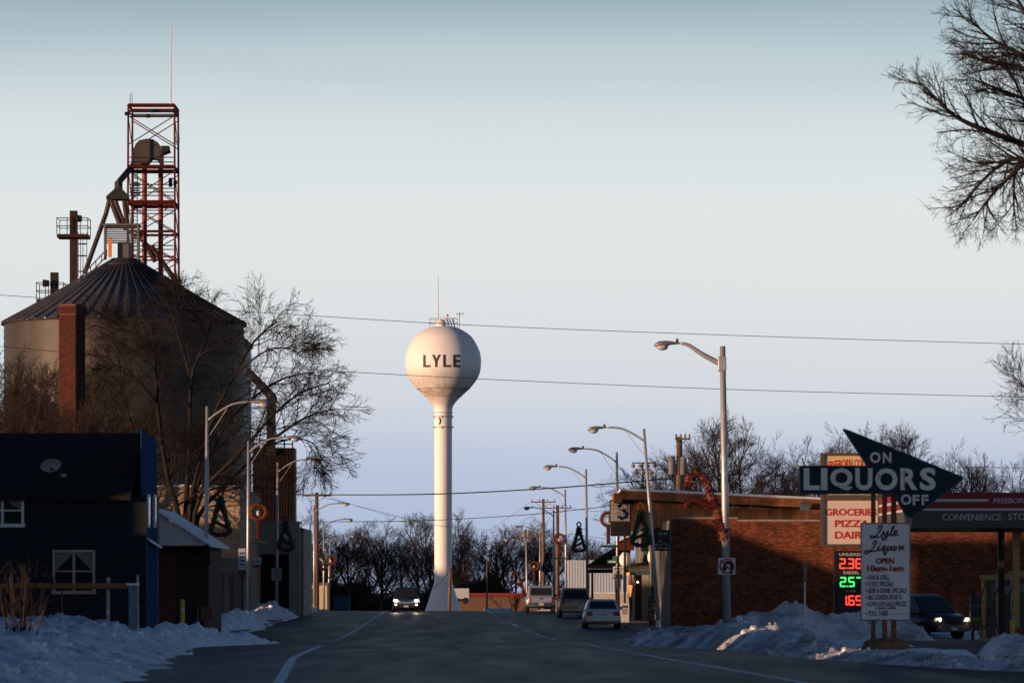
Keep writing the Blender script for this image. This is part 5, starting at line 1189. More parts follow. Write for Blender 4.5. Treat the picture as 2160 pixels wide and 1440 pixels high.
redl = M('sign_letter_red', (.40, .025, .02), .5, var=.05)
text('FREEBORN COUNTY', 1746, 968, 1848, 986, PYY-.121, redl, py, shear=.1, arc=.1); text('CO-OP OIL', 1760, 1000, 1830, 1016, PYY-.121, redl, py)
text('PAY AT THE PUMP', 1743, 1034, 1844, 1042.5, PYY-.121, M('sign_brown_red', (.2, .05, .03)), py)
text('GROCERIES', 1741, 1072, 1849, 1087, PYY-.121, redl, py, bold=.03); text('PIZZA', 1761, 1096, 1834, 1111, PYY-.121, redl, py, bold=.03); text('DAIRY', 1761, 1120, 1834, 1135.5, PYY-.121, redl, py, bold=.03)
MB().box(X(1780), X(1806), PYY-.12, PYY+.12, zg(PYY), Z(1292)).build('pole', M('pylon_pole', (.08, .04, .028), .7), py)
MB().box(X(1759), X(1852)-.3, PYY-.15, PYY+.15, Z(1291), Z(1161)).build('price_box', M('price_black', (.012, .012, .013), .4, var=.1), py)
lblm = M('price_label', (.5, .48, .44), .5, var=.05)
text('UNLEADED', 1770, 1165.5, 1830, 1171.5, PYY-.151, lblm, py); text('DIESEL', 1779, 1204, 1813, 1210, PYY-.151, lblm, py); text('E-85', 1785, 1243, 1806, 1248, PYY-.151, lblm, py)
SEG = {'0': 'abcdef', '1': 'bc', '2': 'abged', '3': 'abgcd', '5': 'afgcd', '6': 'afgedc', '7': 'abc', '8': 'abcdefg', '9': 'abcdfg'}
def digit(ch, x0, y0, x1, y1, mt):
    m = MB(); k = 1.9; ym = (y0+y1)/2; yz = PYY-.18
    R_ = {'a': (x0+k*.6, y0, x1-k*.6, y0+k*1.5), 'g': (x0+k*.6, ym-k*.75, x1-k*.6, ym+k*.75), 'd': (x0+k*.6, y1-k*1.5, x1-k*.6, y1), 'f': (x0, y0+k*.7, x0+k*1.5, ym-.5), 'e': (x0, ym+.5, x0+k*1.5, y1-k*.7), 'b': (x1-k*1.5, y0+k*.7, x1, ym-.5), 'c': (x1-k*1.5, ym+.5, x1, y1-k*.7)}
    for s_ in SEG[ch]: a, b, c_, d_ = R_[s_]; m.box(X(a), X(c_), yz, PYY-.152, Z(d_), Z(b))
    m.build('digit', mt, py)
ledr = M('led_red', (.3, .02, .02), .5, var=0, emit=((1, .045, .03), 2.2)); ledg = M('led_green', (.02, .3, .08), .5, var=0, emit=((.05, 1, .16), 1.6))
for st, ys_, mt, x0 in (('236', (1177, 1199), ledr, 1770), ('257', (1216, 1237), ledg, 1771), ('169', (1255, 1276), ledr, 1781)):
    xs_ = [x0, x0+18, x0+34] if st != '169' else [x0-8, x0+8, x0+23]
    for ch, x in zip(st, xs_): digit(ch, x, ys_[0], x+13, ys_[1], mt)
    MB().box(X(xs_[1]-3.8), X(xs_[1]-1.4), PYY-.18, PYY-.152, Z(ys_[1]), Z(ys_[1]-2.8)).build('decimal_point', mt, py)

# ------------------------------------------------------------------ liquor arrow sign
LY = 107.0; X = lambda p: PX(p, LY); Z = lambda y: PZ(y, LY)
lq = thing('liquor_sign', 'dark blue arrow-shaped liquor sign with white channel letters on brown posts', 'sign', (X(1865), LY, zg(LY)))
navyp = M('sign_navy_enamel', (.008, .023, .045), .5, var=.25, scale=2, spec=.2)
arrow = [(1778, 905), (1791, 909), (2030, 1007), (2026, 1014), (1922, 1092), (1909, 1085), (1885, 1041), (1686, 1041), (1686, 983), (1829, 983)]
MB().prism([(X(a), Z(b)) for a, b in arrow], LY-.18, LY+.18).build('arrow_board', navyp, lq)
edge = M('sign_edge_trim', (.10, .12, .14), .4, .5, var=.2)
for i in range(len(arrow)):
    a, b = arrow[i], arrow[(i+1) % len(arrow)]
    MB().tube([(X(a[0]), LY-.181, Z(a[1])), (X(b[0]), LY-.181, Z(b[1]))], .014, 5).build('edge_trim', edge, lq)
# frost and bulb sockets along the upper edge
for i in range(34):
    t = (i+.5)/34; MB().ball((X(1791+(2030-1791)*t), LY-.1, Z(909+(1007-909)*t)+.012), .022, 6).build('bulb_socket', M('socket_grey', (.35, .38, .4), .4), lq)
chl = M('channel_letter', (.78, .75, .68), .5, var=.12, scale=5)
let = [('L', 1695, 987, 1729, 1033), ('I', 1731.5, 987, 1745, 1033), ('Q', 1751, 987, 1798, 1034), ('U', 1804, 987, 1840, 1033.5), ('O', 1846, 987, 1893, 1034), ('R', 1899, 987, 1935, 1033), ('S', 1940, 986, 1974, 1034)]
for ch, a, b, c_, d_ in let: text(ch, a, b, c_, d_, LY-.181, chl, lq, 'letter', bold=.035, depth=.06)
for ch, a, b, c_, d_ in (('O', 1835, 953, 1857, 976), ('N', 1862, 954, 1880, 976), ('O', 1900, 1042, 1922, 1064), ('F', 1925, 1043, 1939, 1065), ('F', 1944, 1043, 1958, 1065)): text(ch, a, b, c_, d_, LY-.181, chl, lq, 'letter', bold=.03, depth=.05)
neon = M('neon_glass', (.55, .36, .2), .2, var=.1)
for x, y0, y1 in ((1761, 1003, 1012), (1852.5, 998, 1014), (1905.5, 990, 1030), (1946.5, 1045, 1060)): MB().tube([(X(x), LY-.25, Z(y1)), (X(x), LY-.25, Z(y0))], .014, 6).build('neon_tube', neon, lq)
postm = M('brown_sign_post', (.20, .075, .03), .7, .1, var=.3, scale=4)
for x, w_ in ((1842, 4.6), (1866, 5), (1885, 5.5)): MB().box(X(x-w_), X(x+w_), LY-.05, LY+.05, zg(LY), Z(1041)-.003).build('post', postm, lq)
cpm = M('lyle_panel_white', (.80, .73, .71), .5, var=.10, scale=1.5)
MB().box(X(1815), X(1919), LY-.14, LY-.06, Z(1307), Z(1103)).build('panel', cpm, lq, bevel=.015)
for a, b, c_, d_ in ((1814, 1102, 1920, 1104.5), (1814, 1305.5, 1920, 1308), (1814, 1104.6, 1816.3, 1305.4), (1917.7, 1104.6, 1920, 1305.4)): MB().box(X(a), X(c_), LY-.155, LY-.1405, Z(d_), Z(b)).build('panel_trim', edge, lq)
def zq(pts): return [(1680+a/6.857, 1030+b/6.857) for a, b in pts]
scr = [[(1180, 590), (1195, 545), (1225, 532), (1240, 555), (1215, 600), (1175, 655), (1130, 705), (1090, 722), (1067, 708), (1080, 682), (1120, 685), (1170, 702), (1230, 690), (1262, 612)],
       [(1262, 612), (1255, 655), (1280, 670), (1325, 612), (1315, 690), (1285, 740), (1245, 742), (1240, 718), (1290, 690), (1345, 668)], [(1345, 668), (1385, 600), (1415, 545), (1395, 550), (1365, 640), (1372, 680), (1405, 665)],
       [(1405, 655), (1450, 632), (1448, 606), (1420, 612), (1408, 650), (1430, 682), (1472, 660)],
       [(1105, 805), (1120, 765), (1145, 750), (1160, 770), (1135, 820), (1090, 880), (1050, 925), (1010, 942), (987, 922), (1005, 895), (1050, 900), (1110, 908), (1170, 888), (1200, 828)],
       [(1200, 828), (1182, 880), (1202, 895), (1235, 875)], [(1290, 832), (1255, 835), (1233, 868), (1252, 892), (1285, 850), (1262, 925), (1280, 962), (1310, 900)], [(1330, 830), (1312, 878), (1335, 893), (1378, 832), (1366, 880), (1390, 888)],
       [(1425, 832), (1402, 858), (1415, 892), (1442, 880), (1448, 845), (1425, 832)], [(1480, 835), (1498, 830), (1485, 892), (1510, 850), (1545, 832), (1530, 865), (1560, 888)]]
inkb = M('script_ink', (.02, .022, .03), .5, var=.1)
m = MB()
for st in scr: ribbon(m, zq(st), .034, LY-.145, .008)
ribbon(m, zq([(1210, 790), (1218, 798)]), .04, LY-.145, .008); m.build('script_lettering', inkb, lq)
mar = M('panel_maroon', (.26, .02, .03), .5, var=.05)
text('OPEN', 1847, 1176, 1886, 1188.5, LY-.141, mar, lq, bold=.045); text('10am-1am', 1829, 1191, 1906, 1204.5, LY-.141, mar, lq, bold=.045)
for tx, x1, y in (('BAR & GRILL', 1877, 1211.5), ('FOOD SPECIALS', 1886, 1225.5), ('BEER & DRINK SPECIALS', 1912, 1239.5), ('BIG SCREEN SPORTS', 1902, 1253.5), ('LOW OFF-SALE PRICES', 1912, 1267.5), ('PULL TABS', 1873, 1287)):
    text(tx, 1831, y, x1, y+10.5, LY-.141, inkb, lq, shear=.22, bold=.012)
    MB().ball((X(1826.5), LY-.142, Z(y+5.5)), .026, 8, (1, .3, 1)).build('bullet_dot', mar, lq)
text('10AM-10PM', 1848, 1279, 1889, 1284, LY-.141, blk, lq, shear=.2, bold=.03)
text('see us today for more details', 1878, 1292, 1917, 1294.5, LY-.141, M('fine_print', (.15, .15, .16)), lq)
# earth mound at its foot
mnd = MB(); N = 28
for k, (r_, h_) in enumerate(((1, 0), (.92, .5), (.8, .85), (.55, 1), (.05, 1.02))):
    for i in range(N):
        a = 2*PI*i/N; mnd.v.append((X(1870)+r_*.66*math.cos(a)*(1+.08*math.sin(3*a)), LY+r_*.9*math.sin(a), zg(LY)-.05+h_*.5))
for k in range(4):
    for i in range(N): mnd.f.append((k*N+i, k*N+(i+1) % N, (k+1)*N+(i+1) % N, (k+1)*N+i))
mnd.build('base_mound', M('mound_brown', (.20, .11, .055), .95, var=.35, bump=.4), lq)

# ------------------------------------------------------------------ vehicles
headl = M('headlight_glow', (.9, .9, .85), .2, var=0, emit=((1, .72, .42), 500)); dimhead = M('dipped_headlight', (.9, .9, .85), .2, var=0, emit=((1, .80, .5), 40)); tail = M('taillight_red', (.22, .01, .012), .25, var=.1, spec=.5)
tyre = M('tyre', (.013, .013, .014), .85, var=.15); rim = M('rim_alloy', (.35, .35, .36), .35, .7, var=.05); plate = M('licence_plate', (.45, .47, .5), .5, var=.2); chrome = M('chrome', (.5, .5, .5), .15, 1, var=0)
def vehicle(name, label, cat, kind, paint, px, Y, heading, zoff=0, lights=False, W=1.78, L=4.7, H=1.43, belt=.9, dirty=None):
    """forward is local +Y; body lofted from stations, greenhouse above the belt line"""
    t = thing(name, label, cat)
    hw = W/2
    if kind == 'sedan': stn = [(-L/2, .78, .42, .70), (-L/2+.12, .93, .28, .90), (-L/2+.9, 1, .2, .93), (-.6, 1, .18, .92), (.9, 1, .18, .90), (1.5, .99, .2, .86), (L/2-.25, .92, .25, .72), (L/2, .7, .38, .6)]; gh = [(-1.75, -1.15), (1.25, .35)]
    elif kind == 'pickup': stn = [(-L/2, .95, .5, .98), (-L/2+.06, .99, .42, 1.08), (-.9, 1, .4, 1.08), (1.2, 1, .38, 1.1), (L/2-.3, .97, .4, 1.04), (L/2, .9, .48, .9)]; gh = [(-.85, -.7), (1.25, .6)]
    else: stn = [(-L/2, .88, .42, .92), (-L/2+.12, .97, .32, belt+.04), (-L/2+.7, 1, .28, belt+.06), (.6, 1, .26, belt+.05), (1.3, .99, .27, belt+.02), (L/2-.3, .94, .3, belt-.07), (L/2-.05, .84, .34, belt-.2), (L/2, .7, .42, .62)]; gh = [(-L/2+.12, -L/2+.45), (1.35, .62)]
    m = MB(); K = 12
    for (y, wf, z0, z1) in stn:
        a = hw*wf; h = z1-z0
        for (u, v) in ((-.86, 0), (-.97, .12), (-1, .35), (-1, .62), (-.95, .85), (-.84, 1), (.84, 1), (.95, .85), (1, .62), (1, .35), (.97, .12), (.86, 0)): m.v.append((a*u, y, z0+h*v))
    for i in range(len(stn)-1):
        for j in range(K): m.f.append((i*K+j, i*K+(j+1) % K, (i+1)*K+(j+1) % K, (i+1)*K+j))
    m.f += [tuple(range(K))[::-1], tuple(range((len(stn)-1)*K, len(stn)*K))]
    body = m.build('body', paint, t, True)
    zb_ = {'sedan': .9, 'pickup': 1.07}.get(kind, belt+.03); bi, ti = hw*.93, hw*(.74 if kind == 'sedan' else .8)
    (b0, t0), (b1, t1) = gh
    A = [(-bi, b0, zb_), (bi, b0, zb_), (bi, b1, zb_-.02), (-bi, b1, zb_-.02)]; B = [(-ti, t0, H-.06), (ti, t0, H-.06), (ti, t1, H-.05), (-ti, t1, H-.05)]
    tp = [(-ti*.85, t0+.15, H), (ti*.85, t0+.15, H), (ti*.85, t1-.15, H), (-ti*.85, t1-.15, H)]
    m = MB().add(A+B+tp, [(0, 1, 5, 4), (1, 2, 6, 5), (2, 3, 7, 6), (3, 0, 4, 7), (4, 5, 9, 8), (5, 6, 10, 9), (6, 7, 11, 10), (7, 4, 8, 11), (8, 9, 10, 11)])
    m.build('cabin', paint, t, bevel=.04)
    def pane(i, j, nm, u0=.07, u1=.93, v0=.1, v1=.9, off=.012):
        a, b, c_, d_ = Vector(A[i]), Vector(A[j]), Vector(B[j]), Vector(B[i]); n = (b-a).cross(d_-a).normalized()*off
        q = [a.lerp(b, u0).lerp(d_.lerp(c_, u0), v0), a.lerp(b, u1).lerp(d_.lerp(c_, u1), v0), a.lerp(b, u1).lerp(d_.lerp(c_, u1), v1), a.lerp(b, u0).lerp(d_.lerp(c_, u0), v1)]
        MB().add([p+n for p in q], [(0, 1, 2, 3)]).build(nm, glass, t)
    pane(0, 1, 'rear_window'); pane(2, 3, 'windscreen')
    for i, j in ((1, 2), (3, 0)): pane(i, j, 'side_window', .08, .47); pane(i, j, 'side_window', .53, .92)
    wr = .34 if kind != 'sedan' else .31
    for yy in (-L/2+.95, L/2-.9):
        for s_ in (-1, 1):
            wh = MB().tube([(s_*(hw-.2), yy, wr), (s_*(hw+.005), yy, wr)], wr, 20).build('wheel', tyre, t)
            MB().tube([(s_*(hw-.02), yy, wr), (s_*(hw+.012), yy, wr)], wr*.62, 14).build('rim', rim, wh)
            MB().tube([(s_*(hw-.1), yy, wr+.02), (s_*(hw-.0005), yy, wr+.02)], wr*1.16, 20).build('wheel_arch', black, t)
    zt = {'sedan': .72, 'pickup': .86}.get(kind, .98)
    for s_ in (-1, 1):
        MB().obox((s_*(hw*.93-.16), -L/2+.02, zt), (.30 if kind == 'sedan' else .15, .1, .2 if kind == 'sedan' else .36), s_*.12).build('taillight', tail, t, bevel=.03)
        hl = headl if lights else M('headlight_lens', (.5, .5, .5), .15, var=0, spec=.5)
        if lights:
            MB().obox((s_*(hw*.90-.13), L/2-.13, .80 if kind != 'sedan' else .65), (.34, .12, .16), -s_*.3).build('headlight', M('headlight_lens', (.5, .5, .5)), t, bevel=.03)
            MB().ball((s_*(hw*.88-.13), L/2+.015, .80), .055, 10, (1.1, .5, 1)).build('headlight_bulb', headl if lights == 2 else dimhead, t)
            MB().ball((s_*(hw*.88-.13), L/2-.02, .50), .045, 10, (1.1, .5, 1)).build('fog_light', headl, t) if lights == 2 else None
        else: MB().obox((s_*(hw*.88-.16), L/2-.14, .7), (.36, .14, .15), -s_*.3).build('headlight', hl, t, bevel=.03)
        MB().obox((s_*(hw+.12), .95, zb_+.08), (.2, .1, .15)).build('mirror', paint if kind != 'pickup' else black, t, bevel=.03)
    MB().box(-hw*.9, hw*.9, -L/2-.06, -L/2+.12, .34 if kind != 'pickup' else .48, .56 if kind != 'pickup' else .66).build('rear_bumper', {'sedan': paint, 'pickup': chrome}.get(kind, dirty or paint), t, bevel=.04)
    MB().box(-hw*.86, hw*.86, L/2-.12, L/2+.05, .3, .5).build('front_bumper', dirty or paint, t, bevel=.04)
    pz_ = .70 if kind == 'sedan' else (.57 if kind == 'pickup' else .86)
    MB().box(-.16, .16, -L/2-(.075 if kind == 'pickup' else .03), -L/2-(.061 if kind == 'pickup' else .012), pz_-.08, pz_+.08).build('licence_plate', plate, t)
    MB().box(-.16, .16, L/2+.051, L/2+.062, .36, .48).build('licence_plate', plate, t)
    MB().box(-hw*.5, hw*.5, L/2-.02, L/2+.02, .58, .76).build('grille', chrome if lights == 2 else black, t, bevel=.03)
    if kind == 'suv':
        for s_ in (-1, 1): MB().tube([(s_*ti*.86, t0+.3, H+.05), (s_*ti*.86, t1-.3, H+.05)], .025, 5).build('roof_rail', galv, t)
    if kind == 'pickup':
        MB().box(-hw*.82, hw*.82, -L/2-.02, -L/2+.03, .68, 1.06).build('tailgate', paint, t, bevel=.02)
        MB().box(-.13, .13, -L/2-.035, -L/2-.021, .9, .98).build('handle', black, t)
        MB().prismx([(-L/2+.1, 1.09), (-.88, 1.09), (-.88, H-.12), (-L/2+.55, H-.14)], -hw*.86, hw*.86).build('bed_topper', paint, t, bevel=.05)
        MB().add([(-hw*.74, -L/2+.13, 1.16), (hw*.74, -L/2+.13, 1.16), (hw*.7, -L/2+.49, H-.19), (-hw*.7, -L/2+.49, H-.19)], [(0, 1, 2, 3)]).build('topper_window', glass, t)
    t.location = (PX(px, Y), Y, zg(Y)+zoff); t.rotation_euler = (0, 0, heading); return t
wpaint = M('white_car_paint', (.55, .55, .56), .3, var=.08, scale=2, spec=.5); spaint = M('silver_blue_paint', (.30, .35, .42), .35, .3, var=.1, spec=.5)
tanp = M('tan_car_paint', (.40, .31, .19), .35, .3, var=.12, spec=.5); navc = M('navy_car_paint', (.018, .03, .06), .25, .2, var=.1, spec=.5); blackc = M('black_car_paint', (.012, .016, .022), .25, .1, var=.1, spec=.5)
vehicle('parked_car', 'white sedan parked at the kerb, rear towards the viewer', 'car', 'sedan', wpaint, 1268, 212, .022)
vehicle('parked_car', 'tan minivan parked between the white sedan and the pickup', 'minivan', 'van', tanp, 1211, 262, .022, W=1.95, L=4.9, H=1.78, belt=1.0)
vehicle('pickup_truck', 'silver pickup truck with bed topper parked beyond the minivan', 'pickup truck', 'pickup', spaint, 1139, 292, .022, W=1.98, L=5.4, H=1.85)
vehicle('oncoming_suv', 'dark blue SUV driving towards the viewer with its headlights on', 'car', 'suv', navc, 857, 292, PI+.022, lights=2, W=1.86, L=4.6, H=1.7, belt=1.02, dirty=black)
vehicle('station_suv', 'black SUV with headlights on in the fuel station lot', 'car', 'suv', blackc, 1940, 178, PI+math.radians(31), lights=1, W=1.9, L=4.7, H=1.78, belt=1.06, dirty=M('lower_cladding_tan', (.08, .07, .06), .6))

# ------------------------------------------------------------------ trees
def bare_template(name, seed, H=14.0, spread=.5, nl=7, levels=None, tr=.24, fork=.28, minr=.012):
    g = np.random.default_rng(seed); t = thing(name, 'x', 'tree')
    lean = g.normal(0, .02, 2)
    tp = [(lean[0]*z*z*.05, lean[1]*z*z*.05, z) for z in np.linspace(-.3, H*.62, 8)]
    MB().tube(tp, list(np.linspace(tr, tr*.38, 8)), 8).build('trunk', bark, t, True)
    P0 = np.array(tp)[None]; Ln = np.array([H*.62]); Rd = np.array([tr])
    lv = levels or [(nl, .95, (18, 48), 7, .10, .10, fork, 5), (7, .55, (22, 50), 5, .07, .14, .25, 4), (6, .5, (22, 55), 4, .06, .16, .2, 3), (5, .5, (22, 55), 3, .05, .18, .2, 3), (4, .55, (20, 50), 3, .04, .18, .2, 3)]
    V, Q = grow(g, P0, Ln, Rd, lv, minr)
    o = bpy.data.objects.new('crown', fast_mesh('crown', V, Q, twig)); C.objects.link(o); o.parent = t
    return t, float(V[:, 2].max())
LV = [(11, .86, (22, 58), 8, .08, .09, .2, 5), (7, .55, (20, 50), 6, .06, .09, .2, 4), (6, .58, (18, 48), 4, .05, .09, .15, 3), (5, .62, (18, 45), 3, .05, .10, .15, 3), (3, .78, (15, 40), 2, .05, .1, .15, 3)]
T = [bare_template('bare_tree', s_, 13, levels=LV, minr=.010) for s_ in (11, 12, 13, 14)]
tu = set()
def place(k, px, ytop, Y, wide, rz, label, group):
    o = T[k][0] if k not in tu else copy_tree(T[k][0]); tu.add(k)
    z0 = zg(Y); s_ = (PZ(ytop, Y)-z0)/T[k][1]; o.location = (PX(px, Y), Y, z0); o.scale = (s_*wide, s_*wide, s_); o.rotation_euler = (0, 0, rz); o['label'] = label; o['group'] = group
G1, G2 = 'bare trees beyond the end of the street', 'bare trees behind the brick building'
cent = [(640, 1052, 640, 'bare tree rising behind the thick wood utility pole'), (690, 1110, 690, 'bare tree between the wood pole and the distant lamps'), (735, 1092, 640, 'bare tree behind the most distant snowy-side lamp'), (772, 1100, 680, 'rounded bare tree over the dark thicket'),
        (806, 1082, 640, 'tallest bare tree of the clump above the oncoming car'), (846, 1102, 660, 'spreading bare tree just beyond the oncoming car'), (884, 1125, 690, 'low bare tree at the tower shaft edge'), (908, 1066, 600, 'bare tree hugging the tower shaft on the car side'),
        (968, 1066, 610, 'broad bare tree hugging the tower shaft on the pole side'), (1010, 1140, 690, 'low bare tree behind the thin bare pole'), (1052, 1095, 640, 'bare tree between the tower and the short crossarm pole'), (1088, 1092, 660, 'bare tree behind the candy cane lamp'),
        (1132, 1085, 650, 'bare tree behind the brown crossarm pole'), (1172, 1096, 680, 'bare tree behind the grey crossarm pole'), (1262, 1120, 560, 'low bare tree over the pale metal shed'), (1296, 1130, 590, 'low bare tree behind the dark canopy')]
for i, (px, yt, Y, lab) in enumerate(cent): place(i % 4, px, yt, Y, 1.15+.25*math.sin(i*2.1), i*1.7, lab, G1)
rt = [(1400, 930, 380, 1.1, 'bare tree behind the floodlight mast'), (1478, 890, 330, 1.0, 'bare tree between transformer pole and tall lamp'), (1565, 852, 340, 1.15, 'broad fan-shaped bare tree behind the candy cane'), (1640, 940, 380, .9, 'smaller bare tree beside the fan-shaped one'), (1712, 905, 350, 1.0, 'bare tree behind the pylon sign frame'),
      (1760, 882, 370, .95, 'bare tree behind the arrow tail'), (1845, 872, 340, 1.1, 'bare tree rising over the ON letters'), (1915, 888, 350, 1.0, 'bare tree rising over the arrow slope'), (1985, 935, 370, .9, 'bare tree beyond the arrow tip'), (2040, 925, 350, .8, 'slim bare tree past the arrow tip'), (2096, 952, 360, .8, 'small bare tree above the red canopy'), (2150, 950, 350, .7, 'small bare tree at the frame edge above the canopy')]
for i, (px, yt, Y, wd, lab) in enumerate(rt): place((i+1) % 4, px, yt, Y, wd, i*2.3+.5, lab, G2)
lt_ = [(40, 705, 235, 1.0, 'dense bare tree before the grain bin at the frame edge'), (110, 720, 240, .9, 'bare tree close behind the brick chimney'), (225, 735, 246, .8, 'bare tree on the street side of the brick chimney'), (5, 655, 262, .8, 'slender bare tree tops over the bin edge'),
       (75, 790, 205, .9, 'low bare tree over the dark house ridge'), (185, 815, 206, .9, 'low bare tree over the ridge beside the chimney')]
for i, (px, yt, Y, wd, lab) in enumerate(lt_): place((i+2) % 4, px, yt, Y, wd, i*1.1, lab, 'bare trees behind the dark house')

def limb_tree(name, label, Y, limbs, levels, seed, minr, base, cl):
    """a tree whose main limbs follow given courses; the rest grows from them"""
    g = np.random.default_rng(seed); t = thing(name, label, 'tree', (base[0], base[1], base[2]))
    mt = MB(); Ps, Ls, Rs = [], [], []
    for pts, r0, r1 in limbs:
        P = [at(p[0], p[1], Y+(p[2] if len(p) > 2 else 0)) for p in pts]; P = resample(P, 12)
        mt.tube(P, list(np.linspace(r0, r1, 12)), 7)
        if r0 > .3: continue
        Ps.append([tuple(p) for p in P]); Ls.append(cl); Rs.append(r0*.7)
    mt.build('trunk', M('dark_bark', (.02, .016, .015), .9, var=.4, scale=4, bump=.4), t, True)
    V, Q = grow(g, np.array(Ps), np.array(Ls), np.array(Rs), levels, minr, .4)
    off = OFF[t.name]; V = V-np.array([off.x, off.y, off.z])
    o = bpy.data.objects.new('crown', fast_mesh('crown', V, Q, dark_twig)); C.objects.link(o); o.parent = t
    return t
BT = 228.0; b0 = (388, 1310); 
limbs = [([b0, (380, 1100), (352, 1000, -1), (332, 850, -2), (328, 770, -2), (322, 690, -2)], 0.173, .06), ([b0, (392, 1080), (400, 950, 1), (404, 800, 2), (430, 730, 2), (446, 680, 2)], 0.173, .05),
         ([(404, 800, 2), (380, 720, 3), (368, 680, 4), (362, 655, 4)], 0.072, .03), ([b0, (400, 1080), (420, 980, -1), (450, 880, -2), (495, 790, -2), (540, 715, -1), (585, 678, 0)], 0.158, .04),
         ([b0, (405, 1090), (425, 1000, 2), (480, 890, 3), (545, 830, 4), (605, 795, 4), (665, 785, 4)], 0.144, .035), ([b0, (410, 1090), (440, 1020, -2), (510, 950, -3), (580, 870, -3), (640, 825, -2), (695, 808, -2)], 0.144, .035),
         ([b0, (415, 1100), (460, 1040, 1), (560, 940, 1), (620, 895, 0), (665, 872, 0), (712, 862, 0)], 0.144, .03), ([(560, 940, 1), (620, 925, 2), (660, 935, 2), (680, 970, 2)], 0.058, .02), ([(495, 790, -2), (560, 740, -3), (605, 735, -3), (630, 745, -3)], 0.058, .025),
         ([b0, (378, 1090), (340, 1010, 2), (290, 930, 3), (262, 840, 3), (250, 760, 3)], 0.130, .035), ([(332, 850, -2), (290, 800, -3), (250, 770, -3), (225, 780, -3)], 0.058, .02), ([(326, 740, -2), (280, 700, -2), (238, 692, -2)], 0.050, .02)]
LB = [(18, .17, (25, 62), 7, .02, .10, .22, 4), (7, .6, (20, 50), 5, .0, .10, .15, 3), (5, .62, (18, 48), 4, .0, .11, .15, 3), (3, .75, (15, 42), 3, -.03, .12, .15, 3)]
limb_tree('bare_tree', 'large many-stemmed bare tree spreading in front of the grain bin', BT, limbs, LB, 31, .011, (PX(388, BT), BT, zg(BT)), 15)
RT = 118.0
tr0 = [(2330, 1330), (2322, 900), (2310, 600), (2300, 400), (2290, 250)]
rl = [(tr0, .34, .2), ([(2305, 430), (2220, 330), (2160, 305, -1), (2060, 268, -2), (2010, 242, -2), (1972, 205, -2), (1938, 172, -2)], .12, .02), ([(2308, 480), (2230, 370), (2150, 335, 1), (2105, 352, 1), (2060, 395, 1), (2018, 445, 1)], .11, .02),
      ([(2308, 500), (2230, 390), (2170, 345, -2), (2110, 392, -2), (2078, 430, -2), (2052, 465, -2)], .10, .02), ([(2308, 520), (2220, 380, 2), (2150, 345, 2), (2138, 410, 2), (2143, 475, 2)], .09, .015), ([(2295, 300), (2230, 180), (2160, 120), (2095, 85), (2042, 38)], .11, .02),
      ([(2297, 330), (2230, 220, 2), (2160, 145, 2), (2085, 132, 2), (2032, 110, 2)], .10, .02), ([(2292, 260), (2220, 120), (2170, 40), (2130, -30)], .11, .03), ([(2300, 360), (2230, 270, -1), (2170, 215, -1), (2110, 190, -1), (2060, 170, -1)], .09, .02), ([(2300, 380), (2240, 300, 3), (2180, 250, 3), (2140, 170, 3), (2100, 120, 3)], .09, .02),
      ([(2316, 960), (2260, 930), (2205, 885), (2170, 835), (2150, 800)], .04, .01)]
LR = [(20, .24, (22, 52), 7, .02, .09, .2, 4), (6, .52, (22, 50), 5, .03, .12, .15, 3), (5, .6, (22, 50), 4, .02, .13, .15, 3), (3, .7, (20, 45), 3, .02, .13, .15, 3)]
limb_tree('bare_tree', 'near bare tree whose dark branches reach in from the frame edge', RT, rl, LR, 44, .007, (PX(2330, RT), RT, zg(RT)), 6.5)
# dark thicket at the end of the street (reads as one mass)
g = np.random.default_rng(9); n = 9000
px = g.uniform(560, 1330, n); Yb = g.uniform(655, 720, n); x = (px-1080)/F*Yb; z0 = np.full(n, -3.3)
hgt = (5.2+1.8*np.sin(px*.021)+1.2*np.sin(px*.067+1)+g.normal(0, .8, n)).clip(1.5, 8.5)
P = np.stack([np.stack([x, Yb, z0], 1), np.stack([x+g.normal(0, .5, n), Yb, z0+hgt*.55], 1), np.stack([x+g.normal(0, 1.0, n), Yb, z0+hgt], 1)], 1)
V, Q = tubes(P, np.stack([np.full(n, .12), np.full(n, .10), np.full(n, .02)], 1), 3)
nl = 16000; lx = g.uniform(560, 1330, nl); ly = g.uniform(655, 720, nl); lh = (5.0+1.7*np.sin(lx*.021)+1.1*np.sin(lx*.067+1)).clip(1.2, 8)
c = np.stack([(lx-1080)/F*ly, ly, -3.3+lh*g.random(nl)**.7], 1); d1 = g.normal(0, .28, (nl, 3)); d2 = g.normal(0, .28, (nl, 3))
V2 = np.stack([c-d1, c+d2, c+d1, c-d2], 1).reshape(-1, 3); Q2 = np.arange(nl*4).reshape(-1, 4)
V, Q = merge([(V, Q), (V2, Q2)])
o = bpy.data.objects.new('thicket', fast_mesh('thicket', V, Q, M('thicket_dark', (.03, .026, .024), .95, var=.4, scale=.3))); C.objects.link(o); o['kind'] = 'stuff'
